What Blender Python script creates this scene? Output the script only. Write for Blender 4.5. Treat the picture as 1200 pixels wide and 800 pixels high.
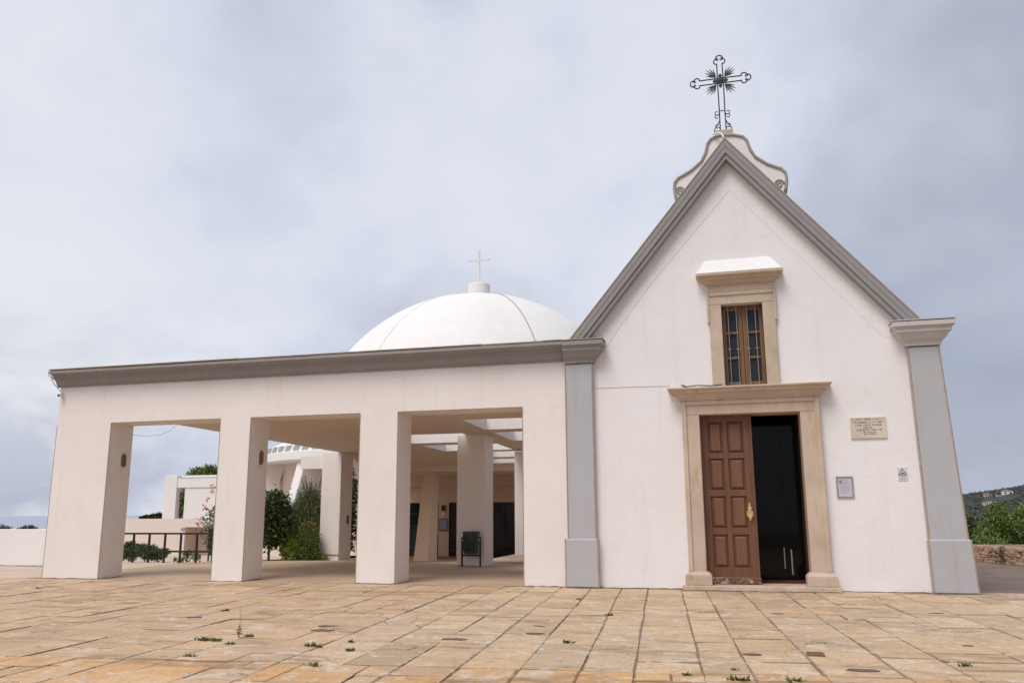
import bpy, bmesh, math, random
from mathutils import Vector, Matrix, noise as mnoise
R = math.radians
random.seed(11)
scene = bpy.context.scene
for o in list(bpy.data.objects):
    bpy.data.objects.remove(o)
col = scene.collection

# ------------------------------------------------------------------ camera
cam_d = bpy.data.cameras.new('camera')
cam = bpy.data.objects.new('camera', cam_d); col.objects.link(cam)
cam_d.sensor_width = 36.0; cam_d.lens = 984.03 / 1200 * 36
cam_d.clip_start = 0.1; cam_d.clip_end = 60000
_r = Vector((0.96611356, 0.25804291, -0.00620018)); _u = Vector((0.0569687, -0.18973952, 0.98018033)); _f = Vector((-0.25175216, 0.94731873, 0.19801029))
M = Matrix(((_r.x, _u.x, -_f.x, 0), (_r.y, _u.y, -_f.y, -17.2447), (_r.z, _u.z, -_f.z, 1.5), (0, 0, 0, 1)))
cam.matrix_world = M
scene.camera = cam

# ------------------------------------------------------------------ world and sun
SUN_EL, SUN_ROT = R(57), R(200)
world = bpy.data.worlds.new('World'); scene.world = world; world.use_nodes = True
wt = world.node_tree; wt.nodes.clear()
def wn(t, **k):
    n = wt.nodes.new(t)
    for a, b in k.items(): setattr(n, a, b)
    return n
sky = wn('ShaderNodeTexSky', sky_type='NISHITA', sun_disc=False, sun_elevation=SUN_EL, sun_rotation=SUN_ROT)
bg1 = wn('ShaderNodeBackground'); bg1.inputs['Strength'].default_value = 0.1
wt.links.new(sky.outputs[0], bg1.inputs['Color'])
geo = wn('ShaderNodeTexCoord')
sep = wn('ShaderNodeSeparateXYZ'); wt.links.new(geo.outputs['Generated'], sep.inputs[0])
def wmath(op, a, b=None, c=None, clamp=False):
    n = wn('ShaderNodeMath', operation=op); n.use_clamp = clamp
    for i, v in enumerate((a, b, c)):
        if v is None: continue
        if isinstance(v, (int, float)): n.inputs[i].default_value = v
        else: wt.links.new(v, n.inputs[i])
    return n.outputs[0]
def wnoise(scale, off, detail=6, rough=0.5, dist=0.0, squash=1.0):
    mp = wn('ShaderNodeMapping'); mp.inputs['Location'].default_value = off; mp.inputs['Scale'].default_value = (1, 1, squash)
    wt.links.new(geo.outputs['Generated'], mp.inputs[0])
    n = wn('ShaderNodeTexNoise'); n.inputs['Scale'].default_value = scale; n.inputs['Detail'].default_value = detail
    n.inputs['Roughness'].default_value = rough; n.inputs['Distortion'].default_value = dist
    wt.links.new(mp.outputs[0], n.inputs['Vector']); return n.outputs['Fac']
n1 = wnoise(1.9, (6.6, 10.2, 3.1), 3, 0.45, 0.2, 1.2)
n2 = wnoise(4.6, (5.3, 2.2, 1.0), 6, 0.52, 0.15, 1.25)
# the whole cloud deck thickens gently from the west (left) to the east (right)
s = wmath('ADD', wmath('ADD', wmath('MULTIPLY', wmath('SUBTRACT', n1, 0.5), 1.15), wmath('MULTIPLY', wmath('SUBTRACT', n2, 0.5), 0.6)), wmath('ADD', wmath('MULTIPLY', sep.outputs[0], -0.54), wmath('SUBTRACT', 0.555, wmath('MULTIPLY', wmath('SUBTRACT', 0.38, sep.outputs[2], clamp=True), 0.45))))
ramp = wn('ShaderNodeValToRGB'); wt.links.new(s, ramp.inputs[0])
e = ramp.color_ramp.elements
e[0].position = 0.30; e[0].color = (0.335, 0.365, 0.455, 1)
e[1].position = 0.95; e[1].color = (0.74, 0.75, 0.785, 1)
for p, c in ((0.50, (0.475, 0.505, 0.605, 1)), (0.70, (0.645, 0.67, 0.76, 1))):
    q = e.new(p); q.color = c
# air near the horizon: pale slate blue between the clouds
n3 = wnoise(6.0, (1.0, 5.0, 2.0), 6, 0.55, 0.2, 1.8)
low = wmath('MULTIPLY', wmath('SUBTRACT', 1.0, wmath('DIVIDE', wmath('MAXIMUM', sep.outputs[2], 0.0), 0.26), clamp=True), wmath('MULTIPLY_ADD', wmath('SUBTRACT', 0.54, n3), 5.0, 0.25, clamp=True))
hz = wn('ShaderNodeMix', data_type='RGBA'); wt.links.new(low, hz.inputs[0]); wt.links.new(ramp.outputs[0], hz.inputs[6]); hz.inputs[7].default_value = (0.395, 0.432, 0.545, 1)
bg2 = wn('ShaderNodeBackground'); bg2.inputs['Strength'].default_value = 1.0
wt.links.new(hz.outputs[2], bg2.inputs['Color'])
mix = wn('ShaderNodeMixShader'); mix.inputs[0].default_value = 0.94
wt.links.new(bg1.outputs[0], mix.inputs[1]); wt.links.new(bg2.outputs[0], mix.inputs[2])
out = wn('ShaderNodeOutputWorld'); wt.links.new(mix.outputs[0], out.inputs[0])

sun_d = bpy.data.lights.new('sun', 'SUN'); sun_d.energy = 2.0; sun_d.angle = R(28); sun_d.color = (1.0, 0.94, 0.87)
sun = bpy.data.objects.new('sun', sun_d); col.objects.link(sun)
# sun_rotation is measured clockwise from +Y seen from above
sd = Vector((math.sin(SUN_ROT) * math.cos(SUN_EL), math.cos(SUN_ROT) * math.cos(SUN_EL), math.sin(SUN_EL)))
sun.rotation_euler = sd.to_track_quat('Z', 'Y').to_euler()
scene.view_settings.view_transform = 'Standard'; scene.view_settings.look = 'None'
scene.view_settings.exposure = 0.2; scene.view_settings.gamma = 1.0
scene.render.engine = 'CYCLES'
scene.cycles.max_bounces = 12; scene.cycles.diffuse_bounces = 9

# ------------------------------------------------------------------ materials
MATS = {}
def new_mat(name):
    m = bpy.data.materials.new(name); m.use_nodes = True
    MATS[name] = m; return m, m.node_tree, m.node_tree.nodes['Principled BSDF']
def nd(t, typ, **k):
    n = t.nodes.new(typ)
    for a, b in k.items(): setattr(n, a, b)
    return n
def mixc(t, fac, a, b, mode='MIX'):
    n = nd(t, 'ShaderNodeMix', data_type='RGBA', blend_type=mode)
    for i, v in ((0, fac), (6, a), (7, b)):
        if isinstance(v, (int, float)): n.inputs[i].default_value = v
        elif isinstance(v, tuple): n.inputs[i].default_value = v if len(v) == 4 else (*v, 1)
        else: t.links.new(v, n.inputs[i])
    return n.outputs[2]
def noise(t, scale, detail=4, rough=0.55, coord=None, sc=(1, 1, 1), dist=0.0):
    tc = coord or nd(t, 'ShaderNodeNewGeometry').outputs['Position']
    mp = nd(t, 'ShaderNodeMapping'); mp.inputs['Scale'].default_value = sc
    t.links.new(tc, mp.inputs[0])
    n = nd(t, 'ShaderNodeTexNoise'); n.inputs['Scale'].default_value = scale; n.inputs['Detail'].default_value = detail
    n.inputs['Roughness'].default_value = rough; n.inputs['Distortion'].default_value = dist
    t.links.new(mp.outputs[0], n.inputs['Vector']); return n.outputs['Fac']
def rng(t, v, a, b, c=0.0, d=1.0):
    n = nd(t, 'ShaderNodeMapRange'); n.inputs[1].default_value = a; n.inputs[2].default_value = b
    n.inputs[3].default_value = c; n.inputs[4].default_value = d
    t.links.new(v, n.inputs[0]); return n.outputs[0]
def mul(t, a, b):
    n = nd(t, 'ShaderNodeMath', operation='MULTIPLY')
    for i, v in enumerate((a, b)):
        if isinstance(v, (int, float)): n.inputs[i].default_value = v
        else: t.links.new(v, n.inputs[i])
    return n.outputs[0]
def bump(t, b, h, strength=0.3, dist=0.01):
    n = nd(t, 'ShaderNodeBump'); n.inputs['Strength'].default_value = strength; n.inputs['Distance'].default_value = dist
    t.links.new(h, n.inputs['Height']); t.links.new(n.outputs[0], b.inputs['Normal'])

def plaster(name, c, dirt, rough=0.85, streak=0.35, bs=0.35, blot=0.5):
    m, t, b = new_mat(name)
    big = noise(t, 0.7, 5, 0.6); fine = noise(t, 9, 4, 0.6); stk = noise(t, 1.0, 6, 0.65, sc=(5, 5, 0.35))
    cc = mixc(t, mul(t, rng(t, big, 0.38, 0.72), blot), c, tuple(x * y for x, y in zip(c, (0.94, 0.925, 0.905))))
    cc = mixc(t, mul(t, rng(t, stk, 0.55, 0.78), streak), cc, dirt)
    cc = mixc(t, mul(t, rng(t, noise(t, 26, 3, 0.7), 0.62, 0.74), 0.22), cc, dirt)
    vo = nd(t, 'ShaderNodeTexVoronoi', feature='DISTANCE_TO_EDGE'); vo.inputs['Scale'].default_value = 0.55
    wz = nd(t, 'ShaderNodeTexNoise'); wz.inputs['Scale'].default_value = 2.2; wz.inputs['Detail'].default_value = 6
    w1 = nd(t, 'ShaderNodeVectorMath', operation='SCALE'); t.links.new(wz.outputs['Color'], w1.inputs[0]); w1.inputs['Scale'].default_value = 0.8
    w2 = nd(t, 'ShaderNodeVectorMath', operation='ADD'); t.links.new(nd(t, 'ShaderNodeNewGeometry').outputs['Position'], w2.inputs[0]); t.links.new(w1.outputs[0], w2.inputs[1]); t.links.new(w2.outputs[0], vo.inputs['Vector'])
    ck = mul(t, rng(t, vo.outputs['Distance'], 0.002, 0.006, 1.0, 0.0), rng(t, noise(t, 0.5, 3), 0.54, 0.62))
    cc = mixc(t, mul(t, ck, 0.20), cc, dirt)
    cc = mixc(t, mul(t, rng(t, noise(t, 2.3, 6, 0.7, dist=0.5), 0.60, 0.72), 0.20), cc, dirt)
    t.links.new(cc, b.inputs['Base Color']); b.inputs['Roughness'].default_value = rough
    h = nd(t, 'ShaderNodeMath', operation='ADD'); t.links.new(mul(t, fine, 0.7), h.inputs[0]); t.links.new(mul(t, big, 2.0), h.inputs[1])
    bump(t, b, h.outputs[0], bs, 0.012)
    return m
def stone(name, c, stain, rough=0.8, amt=0.6, thr=(0.5, 0.75), stretch=(1, 1, 0.5)):
    m, t, b = new_mat(name)
    big = noise(t, 1.6, 5, 0.6); st = noise(t, 3.2, 7, 0.7, sc=stretch, dist=0.6); fine = noise(t, 40, 3)
    cc = mixc(t, rng(t, big, 0.3, 0.7), tuple(x * 0.82 for x in c), tuple(min(1, x * 1.12) for x in c))
    cc = mixc(t, mul(t, rng(t, st, *thr), amt), cc, stain)
    cc = mixc(t, mul(t, fine, 0.25), cc, tuple(x * 0.6 for x in c))
    t.links.new(cc, b.inputs['Base Color']); b.inputs['Roughness'].default_value = rough
    bump(t, b, fine, 0.25, 0.006); return m
def plain(name, c, rough=0.5, metal=0.0, var=0.15, spec=0.5, nscale=12):
    m, t, b = new_mat(name)
    n = noise(t, nscale, 4)
    cc = mixc(t, n, tuple(x * (1 - var) for x in c), tuple(min(1, x * (1 + var)) for x in c))
    t.links.new(cc, b.inputs['Base Color']); b.inputs['Roughness'].default_value = rough; b.inputs['Metallic'].default_value = metal
    b.inputs['Specular IOR Level'].default_value = spec
    return m
plaster('chapel_plaster', (0.82, 0.795, 0.795), (0.55, 0.50, 0.47), streak=0.24, blot=0.8, bs=0.6)
plaster('portico_plaster', (0.82, 0.765, 0.73), (0.56, 0.48, 0.42), streak=0.24, blot=0.8, bs=0.6)
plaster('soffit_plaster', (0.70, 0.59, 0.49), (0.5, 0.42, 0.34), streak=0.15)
plaster('dome_white', (0.82, 0.80, 0.78), (0.62, 0.57, 0.50), streak=0.22)
_t = MATS['dome_white'].node_tree; _b = _t.nodes['Principled BSDF']
_src = _b.inputs['Base Color'].links[0].from_socket
_w = nd(_t, 'ShaderNodeTexWave', wave_type='BANDS', bands_direction='Z'); _w.inputs['Scale'].default_value = 1.1; _w.inputs['Distortion'].default_value = 0.6; _w.inputs['Detail'].default_value = 2
_t.links.new(nd(_t, 'ShaderNodeNewGeometry').outputs['Position'], _w.inputs['Vector'])
_pt = noise(_t, 0.45, 5, 0.65)
_c = mixc(_t, mul(_t, rng(_t, _w.outputs['Fac'], 0.86, 1.0), 0.12), _src, (0.62, 0.56, 0.50))
_c = mixc(_t, mul(_t, rng(_t, _pt, 0.5, 0.68), 0.35), _c, (0.70, 0.66, 0.62))
_t.links.new(_c, _b.inputs['Base Color'])
plaster('far_white', (0.80, 0.77, 0.75), (0.6, 0.55, 0.5), streak=0.2)
plaster('pink_plaster', (0.74, 0.63, 0.56), (0.55, 0.45, 0.38), streak=0.2)
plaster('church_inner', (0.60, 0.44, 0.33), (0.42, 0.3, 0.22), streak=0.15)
plaster('ochre_column', (0.74, 0.55, 0.39), (0.5, 0.34, 0.2), streak=0.15)
plaster('pilaster_grey', (0.45, 0.445, 0.465), (0.28, 0.25, 0.24), streak=0.35, bs=0.25)
plaster('cornice_grey', (0.295, 0.282, 0.28), (0.44, 0.40, 0.36), streak=0.5, bs=0.4, blot=1.0)
plaster('capital_grey', (0.54, 0.52, 0.505), (0.30, 0.25, 0.21), streak=0.35, bs=0.4, blot=1.0)
plaster('rim_grey', (0.36, 0.34, 0.325), (0.27, 0.23, 0.20), streak=0.4)
plain('tan_edge', (0.40, 0.31, 0.235), 0.9, var=0.35)
plain('groove_shade', (0.62, 0.56, 0.54), 0.95, var=0.3)
stone('portal_stone', (0.58, 0.465, 0.36), (0.42, 0.235, 0.085), amt=0.75, thr=(0.52, 0.72), stretch=(1.3, 1.3, 0.35))
stone('window_stone', (0.58, 0.465, 0.36), (0.36, 0.27, 0.18), amt=0.55)
stone('plaque_stone', (0.70, 0.61, 0.52), (0.55, 0.28, 0.19), amt=0.35, thr=(0.6, 0.8))
stone('rubble', (0.55, 0.37, 0.25), (0.42, 0.27, 0.17), amt=0.6)
plain('iron', (0.035, 0.032, 0.034), 0.55, 0.4)
plain('black_metal', (0.02, 0.019, 0.02), 0.45, 0.3)
plain('bin_plastic', (0.045, 0.05, 0.05), 0.45)
plain('brass', (0.85, 0.66, 0.33), 0.3, 0.9)
plain('steel', (0.75, 0.75, 0.76), 0.25, 0.9)
plain('lamp_rim', (0.74, 0.68, 0.62), 0.5)
plain('lamp_glass', (0.16, 0.10, 0.055), 0.2)
plain('cable_white', (0.75, 0.74, 0.73), 0.5)
plain('cable_black', (0.03, 0.03, 0.03), 0.5)
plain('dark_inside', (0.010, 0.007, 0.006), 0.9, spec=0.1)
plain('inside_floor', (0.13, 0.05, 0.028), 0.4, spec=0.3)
plain('glass_black', (0.006, 0.004, 0.004), 0.06, spec=0.16)
plain('vent_grey', (0.33, 0.34, 0.36), 0.6)
plain('handle_glint', (0.42, 0.42, 0.44), 0.35)  # pale non-metal colour stands in for the bright reflection on steel
plain('frame_alu', (0.38, 0.37, 0.37), 0.4, 0.5)
plain('paper', (0.55, 0.53, 0.60), 0.6, var=0.08)
plain('paper_blue', (0.24, 0.29, 0.42), 0.6)
plain('ink', (0.10, 0.09, 0.095), 0.8)
plain('ink_soft', (0.30, 0.28, 0.34), 0.8)
plain('sign_white', (0.66, 0.63, 0.63), 0.5, var=0.05)
plain('lens_dark', (0.015, 0.015, 0.016), 0.2)
plain('bench_wood', (0.28, 0.13, 0.05), 0.6)
plain('mud', (0.15, 0.10, 0.065), 0.95, var=0.4)
plain('rust', (0.20, 0.105, 0.06), 0.85, var=0.4)
plain('coir', (0.30, 0.095, 0.03), 0.95, var=0.25, nscale=60)
plain('bark', (0.11, 0.08, 0.055), 0.9, var=0.4)
plain('roof_clay', (0.36, 0.27, 0.2), 0.9)
plain('house_white', (0.72, 0.70, 0.67), 0.9)
plain('house_cream', (0.55, 0.42, 0.32), 0.9)

m, t, b = new_mat('glass_dark')
b.inputs['Base Color'].default_value = (0.012, 0.013, 0.015, 1); b.inputs['Roughness'].default_value = 0.12
m, t, b = new_mat('glass_pale')
b.inputs['Base Color'].default_value = (0.03, 0.032, 0.036, 1); b.inputs['Roughness'].default_value = 0.15; b.inputs['Specular IOR Level'].default_value = 0.2

def wood(name, c, dark, worn=None, wthr=(0.66, 0.72), sc=(14, 14, 0.8), rough=0.5):
    m, t, b = new_mat(name)
    g = noise(t, 2.2, 6, 0.6, sc=sc)
    cc = mixc(t, rng(t, g, 0.3, 0.7), dark, c)
    if worn:
        w = noise(t, 5.0, 8, 0.72, sc=(1, 1, 1.0), dist=0.5)
        cc = mixc(t, mul(t, rng(t, w, *wthr), 0.85), cc, worn)
    t.links.new(cc, b.inputs['Base Color']); b.inputs['Roughness'].default_value = rough
    bump(t, b, g, 0.2, 0.004); return m
wood('door_wood', (0.18, 0.078, 0.038), (0.115, 0.047, 0.022), (0.50, 0.37, 0.28), (0.68, 0.71))
wood('door_panel_wood', (0.205, 0.086, 0.044), (0.145, 0.059, 0.03), (0.50, 0.37, 0.28), (0.71, 0.74))
wood('door_worn', (0.17, 0.075, 0.04), (0.11, 0.05, 0.03), (0.52, 0.42, 0.33), (0.50, 0.58))
wood('casement_wood', (0.25, 0.122, 0.042), (0.16, 0.075, 0.026), rough=0.45)

# paving stone: per-stone colour attribute, stains, pits
m, t, b = new_mat('paving_stone')
at = nd(t, 'ShaderNodeAttribute', attribute_name='tone'); at.attribute_type = 'GEOMETRY'
big = noise(t, 0.35, 4, 0.6); mid = noise(t, 1.9, 7, 0.68, dist=0.7); fine = noise(t, 28, 5, 0.7); med = noise(t, 9, 6, 0.72, dist=0.3)
cc = at.outputs['Color']
cc = mixc(t, mul(t, rng(t, big, 0.40, 0.68), 0.30), cc, mixc(t, 1.0, cc, (0.86, 0.74, 0.62), 'MULTIPLY'))
lite = noise(t, 2.7, 7, 0.7, sc=(1, 1.3, 1), dist=0.9)
cc = mixc(t, mul(t, rng(t, lite, 0.54, 0.60), 0.62), cc, (0.70, 0.60, 0.51))
cc = mixc(t, mul(t, rng(t, mid, 0.52, 0.66), 0.62), cc, (0.37, 0.26, 0.165))
cc = mixc(t, mul(t, rng(t, med, 0.52, 0.66), 0.60), cc, (0.36, 0.25, 0.155))
strk = noise(t, 1.1, 7, 0.72, sc=(0.45, 1.4, 1), dist=0.8)
cc = mixc(t, mul(t, rng(t, strk, 0.54, 0.66), 0.8), cc, (0.23, 0.14, 0.075))
cc = mixc(t, mul(t, rng(t, fine, 0.52, 0.66), 0.50), cc, (0.21, 0.145, 0.09))
blk = noise(t, 5.5, 6, 0.75, dist=0.4)
cc = mixc(t, mul(t, rng(t, blk, 0.63, 0.69), 0.8), cc, (0.10, 0.072, 0.05))
# hairline cracks
vo = nd(t, 'ShaderNodeTexVoronoi', feature='DISTANCE_TO_EDGE'); vo.inputs['Scale'].default_value = 0.9
ps = nd(t, 'ShaderNodeNewGeometry').outputs['Position']
nz_ = nd(t, 'ShaderNodeTexNoise'); nz_.inputs['Scale'].default_value = 3.0; nz_.inputs['Detail'].default_value = 4
wv = nd(t, 'ShaderNodeVectorMath', operation='SCALE'); t.links.new(nz_.outputs['Color'], wv.inputs[0]); wv.inputs['Scale'].default_value = 0.35
wa = nd(t, 'ShaderNodeVectorMath', operation='ADD'); t.links.new(ps, wa.inputs[0]); t.links.new(wv.outputs[0], wa.inputs[1]); t.links.new(wa.outputs[0], vo.inputs['Vector'])
ck = mul(t, rng(t, vo.outputs['Distance'], 0.004, 0.010, 1.0, 0.0), rng(t, noise(t, 0.55, 3), 0.52, 0.60))
cc = mixc(t, mul(t, ck, 0.8), cc, (0.12, 0.085, 0.055))
t.links.new(cc, b.inputs['Base Color']); b.inputs['Roughness'].default_value = 0.78
hh = nd(t, 'ShaderNodeMath', operation='ADD'); t.links.new(mid, hh.inputs[0]); t.links.new(mul(t, med, 0.6), hh.inputs[1])
bump(t, b, hh.outputs[0], 0.6, 0.018)

def ground(name, c1, c2, c3, s=0.5, rough=0.9, bs=0.3):
    m, t, b = new_mat(name)
    a = noise(t, s, 6, 0.62, dist=0.4); f = noise(t, s * 22, 5, 0.7); d = noise(t, s * 3.3, 7, 0.7, sc=(0.6, 1.6, 1))
    cc = mixc(t, rng(t, a, 0.35, 0.65), c1, c2)
    cc = mixc(t, mul(t, rng(t, d, 0.5, 0.72), 0.6), cc, c3)
    cc = mixc(t, mul(t, f, 0.3), cc, tuple(x * 0.55 for x in c1))
    t.links.new(cc, b.inputs['Base Color']); b.inputs['Roughness'].default_value = rough
    bump(t, b, f, bs, 0.01); return m
ground('joint_soil', (0.20, 0.14, 0.09), (0.28, 0.20, 0.13), (0.10, 0.07, 0.045), 1.5)
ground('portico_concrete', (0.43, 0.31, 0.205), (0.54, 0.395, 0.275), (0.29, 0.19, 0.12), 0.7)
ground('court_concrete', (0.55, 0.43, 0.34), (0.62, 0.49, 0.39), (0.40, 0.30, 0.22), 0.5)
ground('asphalt', (0.19, 0.14, 0.105), (0.26, 0.195, 0.145), (0.06, 0.05, 0.042), 0.45)
ground('earth', (0.16, 0.13, 0.07), (0.10, 0.12, 0.05), (0.06, 0.08, 0.03), 0.08)
ground('hill_green', (0.03, 0.038, 0.034), (0.052, 0.056, 0.046), (0.085, 0.078, 0.066), 0.02)

m, t, b = new_mat('sea_water')
b.inputs['Base Color'].default_value = (0.24, 0.31, 0.40, 1); b.inputs['Roughness'].default_value = 0.3  # paler blue base stands in for haze over the far water
bump(t, b, noise(t, 0.05, 4), 0.2, 1.0)

def foliage(name, dark, lite, tip=None):
    m, t, b = new_mat(name)
    g = nd(t, 'ShaderNodeNewGeometry')
    cc = mixc(t, g.outputs['Random Per Island'], dark, lite)
    if tip: cc = mixc(t, mul(t, rng(t, g.outputs['Random Per Island'], 0.86, 0.9), 1.0), cc, tip)
    t.links.new(cc, b.inputs['Base Color']); b.inputs['Roughness'].default_value = 0.55
    b.inputs['Subsurface Weight'].default_value = 0.0
    return m
foliage('leaf_dark', (0.018, 0.034, 0.010), (0.10, 0.135, 0.036))
foliage('leaf_grey', (0.06, 0.085, 0.034), (0.25, 0.28, 0.13))
foliage('leaf_bright', (0.135, 0.2025, 0.027), (0.3645, 0.4455, 0.0675))
foliage('leaf_hedge', (0.045, 0.095, 0.018), (0.24, 0.32, 0.06))
foliage('leaf_hedge_red', (0.135, 0.1013, 0.0405), (0.324, 0.135, 0.0878))
foliage('leaf_tree', (0.0324, 0.0621, 0.0108), (0.216, 0.2835, 0.054))
foliage('leaf_tree_deep', (0.0189, 0.0378, 0.0108), (0.081, 0.1148, 0.027))
foliage('leaf_bough', (0.0405, 0.0743, 0.0189), (0.135, 0.189, 0.054))
foliage('bract_pink', (0.42, 0.03, 0.06), (0.6, 0.10, 0.15))
foliage('grass_blade', (0.05, 0.075, 0.015), (0.15, 0.19, 0.04))
foliage('stem_dry', (0.10, 0.09, 0.04), (0.16, 0.14, 0.06))

# ------------------------------------------------------------------ mesh helpers
class MB:
    def __init__(s): s.v = []; s.f = []
    def add(s, vs, fs):
        o = len(s.v); s.v += [tuple(p) for p in vs]; s.f += [tuple(i + o for i in f) for f in fs]
    def box(s, x0, x1, y0, y1, z0, z1):
        s.add([(x0, y0, z0), (x1, y0, z0), (x1, y1, z0), (x0, y1, z0), (x0, y0, z1), (x1, y0, z1), (x1, y1, z1), (x0, y1, z1)],
              [(0, 3, 2, 1), (4, 5, 6, 7), (0, 1, 5, 4), (1, 2, 6, 5), (2, 3, 7, 6), (3, 0, 4, 7)]); return s
    def hexa(s, b4, t4):
        s.add(list(b4) + list(t4), [(0, 3, 2, 1), (4, 5, 6, 7), (0, 1, 5, 4), (1, 2, 6, 5), (2, 3, 7, 6), (3, 0, 4, 7)]); return s
    def prism_y(s, poly, y0, y1):            # poly: (x, z) counter-clockwise seen from the front (-y)
        n = len(poly)
        s.add([(x, y0, z) for x, z in poly] + [(x, y1, z) for x, z in poly],
              [tuple(range(n)), tuple(range(2 * n - 1, n - 1, -1))] + [(i, n + i, n + (i + 1) % n, (i + 1) % n) for i in range(n)]); return s
    def prism_z(s, poly, z0, z1):
        n = len(poly)
        s.add([(x, y, z0) for x, y in poly] + [(x, y, z1) for x, y in poly],
              [tuple(range(n - 1, -1, -1)), tuple(range(n, 2 * n))] + [(i, (i + 1) % n, n + (i + 1) % n, n + i) for i in range(n)]); return s
    def tube(s, pts, r, n=6, closed=False, r1=None):
        pts = [Vector(p) for p in pts]; N = len(pts); rings = []; up = Vector((0.01, 0.02, 1)); ref = None
        for i, p in enumerate(pts):
            if closed: d = pts[(i + 1) % N] - pts[i - 1]
            else: d = pts[min(i + 1, N - 1)] - pts[max(i - 1, 0)]
            d.normalize()
            if ref is None:
                ref = d.orthogonal().normalized()
            ref = (ref - d * ref.dot(d)).normalized()
            w = d.cross(ref); rr = r if r1 is None else r + (r1 - r) * i / max(1, N - 1)
            rings.append([p + (ref * math.cos(a) + w * math.sin(a)) * rr for a in [2 * math.pi * k / n for k in range(n)]])
        vs = [v for q in rings for v in q]; fs = []
        for i in range(N if closed else N - 1):
            j = (i + 1) % N
            for k in range(n):
                fs.append((i * n + k, i * n + (k + 1) % n, j * n + (k + 1) % n, j * n + k))
        if not closed: fs += [tuple(range(n - 1, -1, -1)), tuple((N - 1) * n + k for k in range(n))]
        s.add(vs, fs); return s
    def lathe(s, prof, c, n=32, a0=0.0, a1=2 * math.pi):
        full = abs(a1 - a0 - 2 * math.pi) < 1e-6; m = n if full else n + 1
        vs = []
        for r, z in prof:
            for k in range(m):
                a = a0 + (a1 - a0) * k / n
                vs.append((c[0] + r * math.cos(a), c[1] + r * math.sin(a), c[2] + z))
        fs = []
        for i in range(len(prof) - 1):
            for k in range(n):
                k2 = (k + 1) % m
                fs.append((i * m + k, i * m + k2, (i + 1) * m + k2, (i + 1) * m + k))
        s.add(vs, fs); return s
    def sweep(s, path, prof, caps=True):     # path in plan, outward = right of travel; prof (out, z)
        P = [Vector(p) for p in path]; n = len(prof); vs = []
        for i, p in enumerate(P):
            ns = []
            if i > 0: d = (P[i] - P[i - 1]).normalized(); ns.append(Vector((d.y, -d.x)))
            if i < len(P) - 1: d = (P[i + 1] - P[i]).normalized(); ns.append(Vector((d.y, -d.x)))
            q = ns[0] if len(ns) == 1 else (ns[0] + ns[1]) / (1 + ns[0].dot(ns[1]))
            vs += [(p.x + q.x * o, p.y + q.y * o, z) for o, z in prof]
        fs = []
        for i in range(len(P) - 1):
            for k in range(n - 1):
                fs.append((i * n + k, (i + 1) * n + k, (i + 1) * n + k + 1, i * n + k + 1))
        if caps:
            fs.append(tuple(range(n - 1, -1, -1))); fs.append(tuple((len(P) - 1) * n + k for k in range(n)))
        s.add(vs, fs); return s
    def build(s, name, mat, parent=None, bevel=0.0, smooth=False, seg=2, fix=False):
        me = bpy.data.meshes.new(name); me.from_pydata(s.v, [], s.f); me.update()
        if fix:
            bm = bmesh.new(); bm.from_mesh(me); bmesh.ops.recalc_face_normals(bm, faces=bm.faces); bm.to_mesh(me); bm.free()
        me.materials.append(MATS[mat])
        if smooth:
            me.polygons.foreach_set('use_smooth', [True] * len(me.polygons))
        o = bpy.data.objects.new(name, me); col.objects.link(o)
        if parent is not None:
            o.parent = parent
            w = parent
            loc = Vector((0, 0, 0))
            while w is not None: loc += w.location; w = w.parent
            o.location = -loc
        if bevel > 0:
            md = o.modifiers.new('bevel', 'BEVEL'); md.width = bevel; md.segments = seg; md.limit_method = 'ANGLE'; md.angle_limit = R(40)
        return o
def thing(name, label, cat, loc=(0, 0, 0), group=None):
    o = bpy.data.objects.new(name, None); col.objects.link(o); o.location = loc; o.empty_display_size = 0.2
    return tag(o, label, cat, group)
def tag(o, label, cat, group=None):
    o['label'] = label; o['category'] = cat
    if group: o['group'] = group
    return o
def struct(o): o['kind'] = 'structure'; return o
def lab(o, l): o['label'] = l; return o
def stuff(o): o['kind'] = 'stuff'; return o
def base_origin(o, loc):          # move a single-mesh thing's origin without moving it
    loc = Vector(loc)
    for v in o.data.vertices: v.co -= loc
    o.location = loc; return o

# ------------------------------------------------------------------ terrain, sea, hill
def smooth01(x): x = max(0.0, min(1.0, x)); return x * x * (3 - 2 * x)
def terr(x, y):
    dx = max(-32 - x, 0, x - 9.5); dy = max(-45 - y, 0, y - 48); d = math.hypot(dx, dy)
    z = -0.14
    if y > 6.4: z -= min(0.6, (y - 6.4) * 0.045)
    z -= 9 * smooth01(d / 45) + 115 * smooth01((d - 20) / 900)
    return z + (mnoise.noise(Vector((x * .03, y * .03, 0))) * 1.4 if d > 8 else 0)
mb = MB(); rings = [0.0] + [4 * 1.13 ** k for k in range(0, 74)]; NA = 96
mb.v.append((0, 0, terr(0, 0)))
for r in rings[1:]:
    for k in range(NA):
        a = 2 * math.pi * k / NA; x, y = r * math.cos(a) - 4, r * math.sin(a) + 2; mb.v.append((x, y, terr(x, y)))
for k in range(NA): mb.f.append((0, 1 + k, 1 + (k + 1) % NA))
for i in range(len(rings) - 2):
    for k in range(NA):
        mb.f.append((1 + i * NA + k, 1 + (i + 1) * NA + k, 1 + (i + 1) * NA + (k + 1) % NA, 1 + i * NA + (k + 1) % NA))
struct(mb.build('ground', 'earth', smooth=True))
mb = MB(); mb.add([(-60000, -60000, -112), (60000, -60000, -112), (60000, 60000, -112), (-60000, 60000, -112)], [(0, 1, 2, 3)])
struct(mb.build('sea', 'sea_water'))
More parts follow.
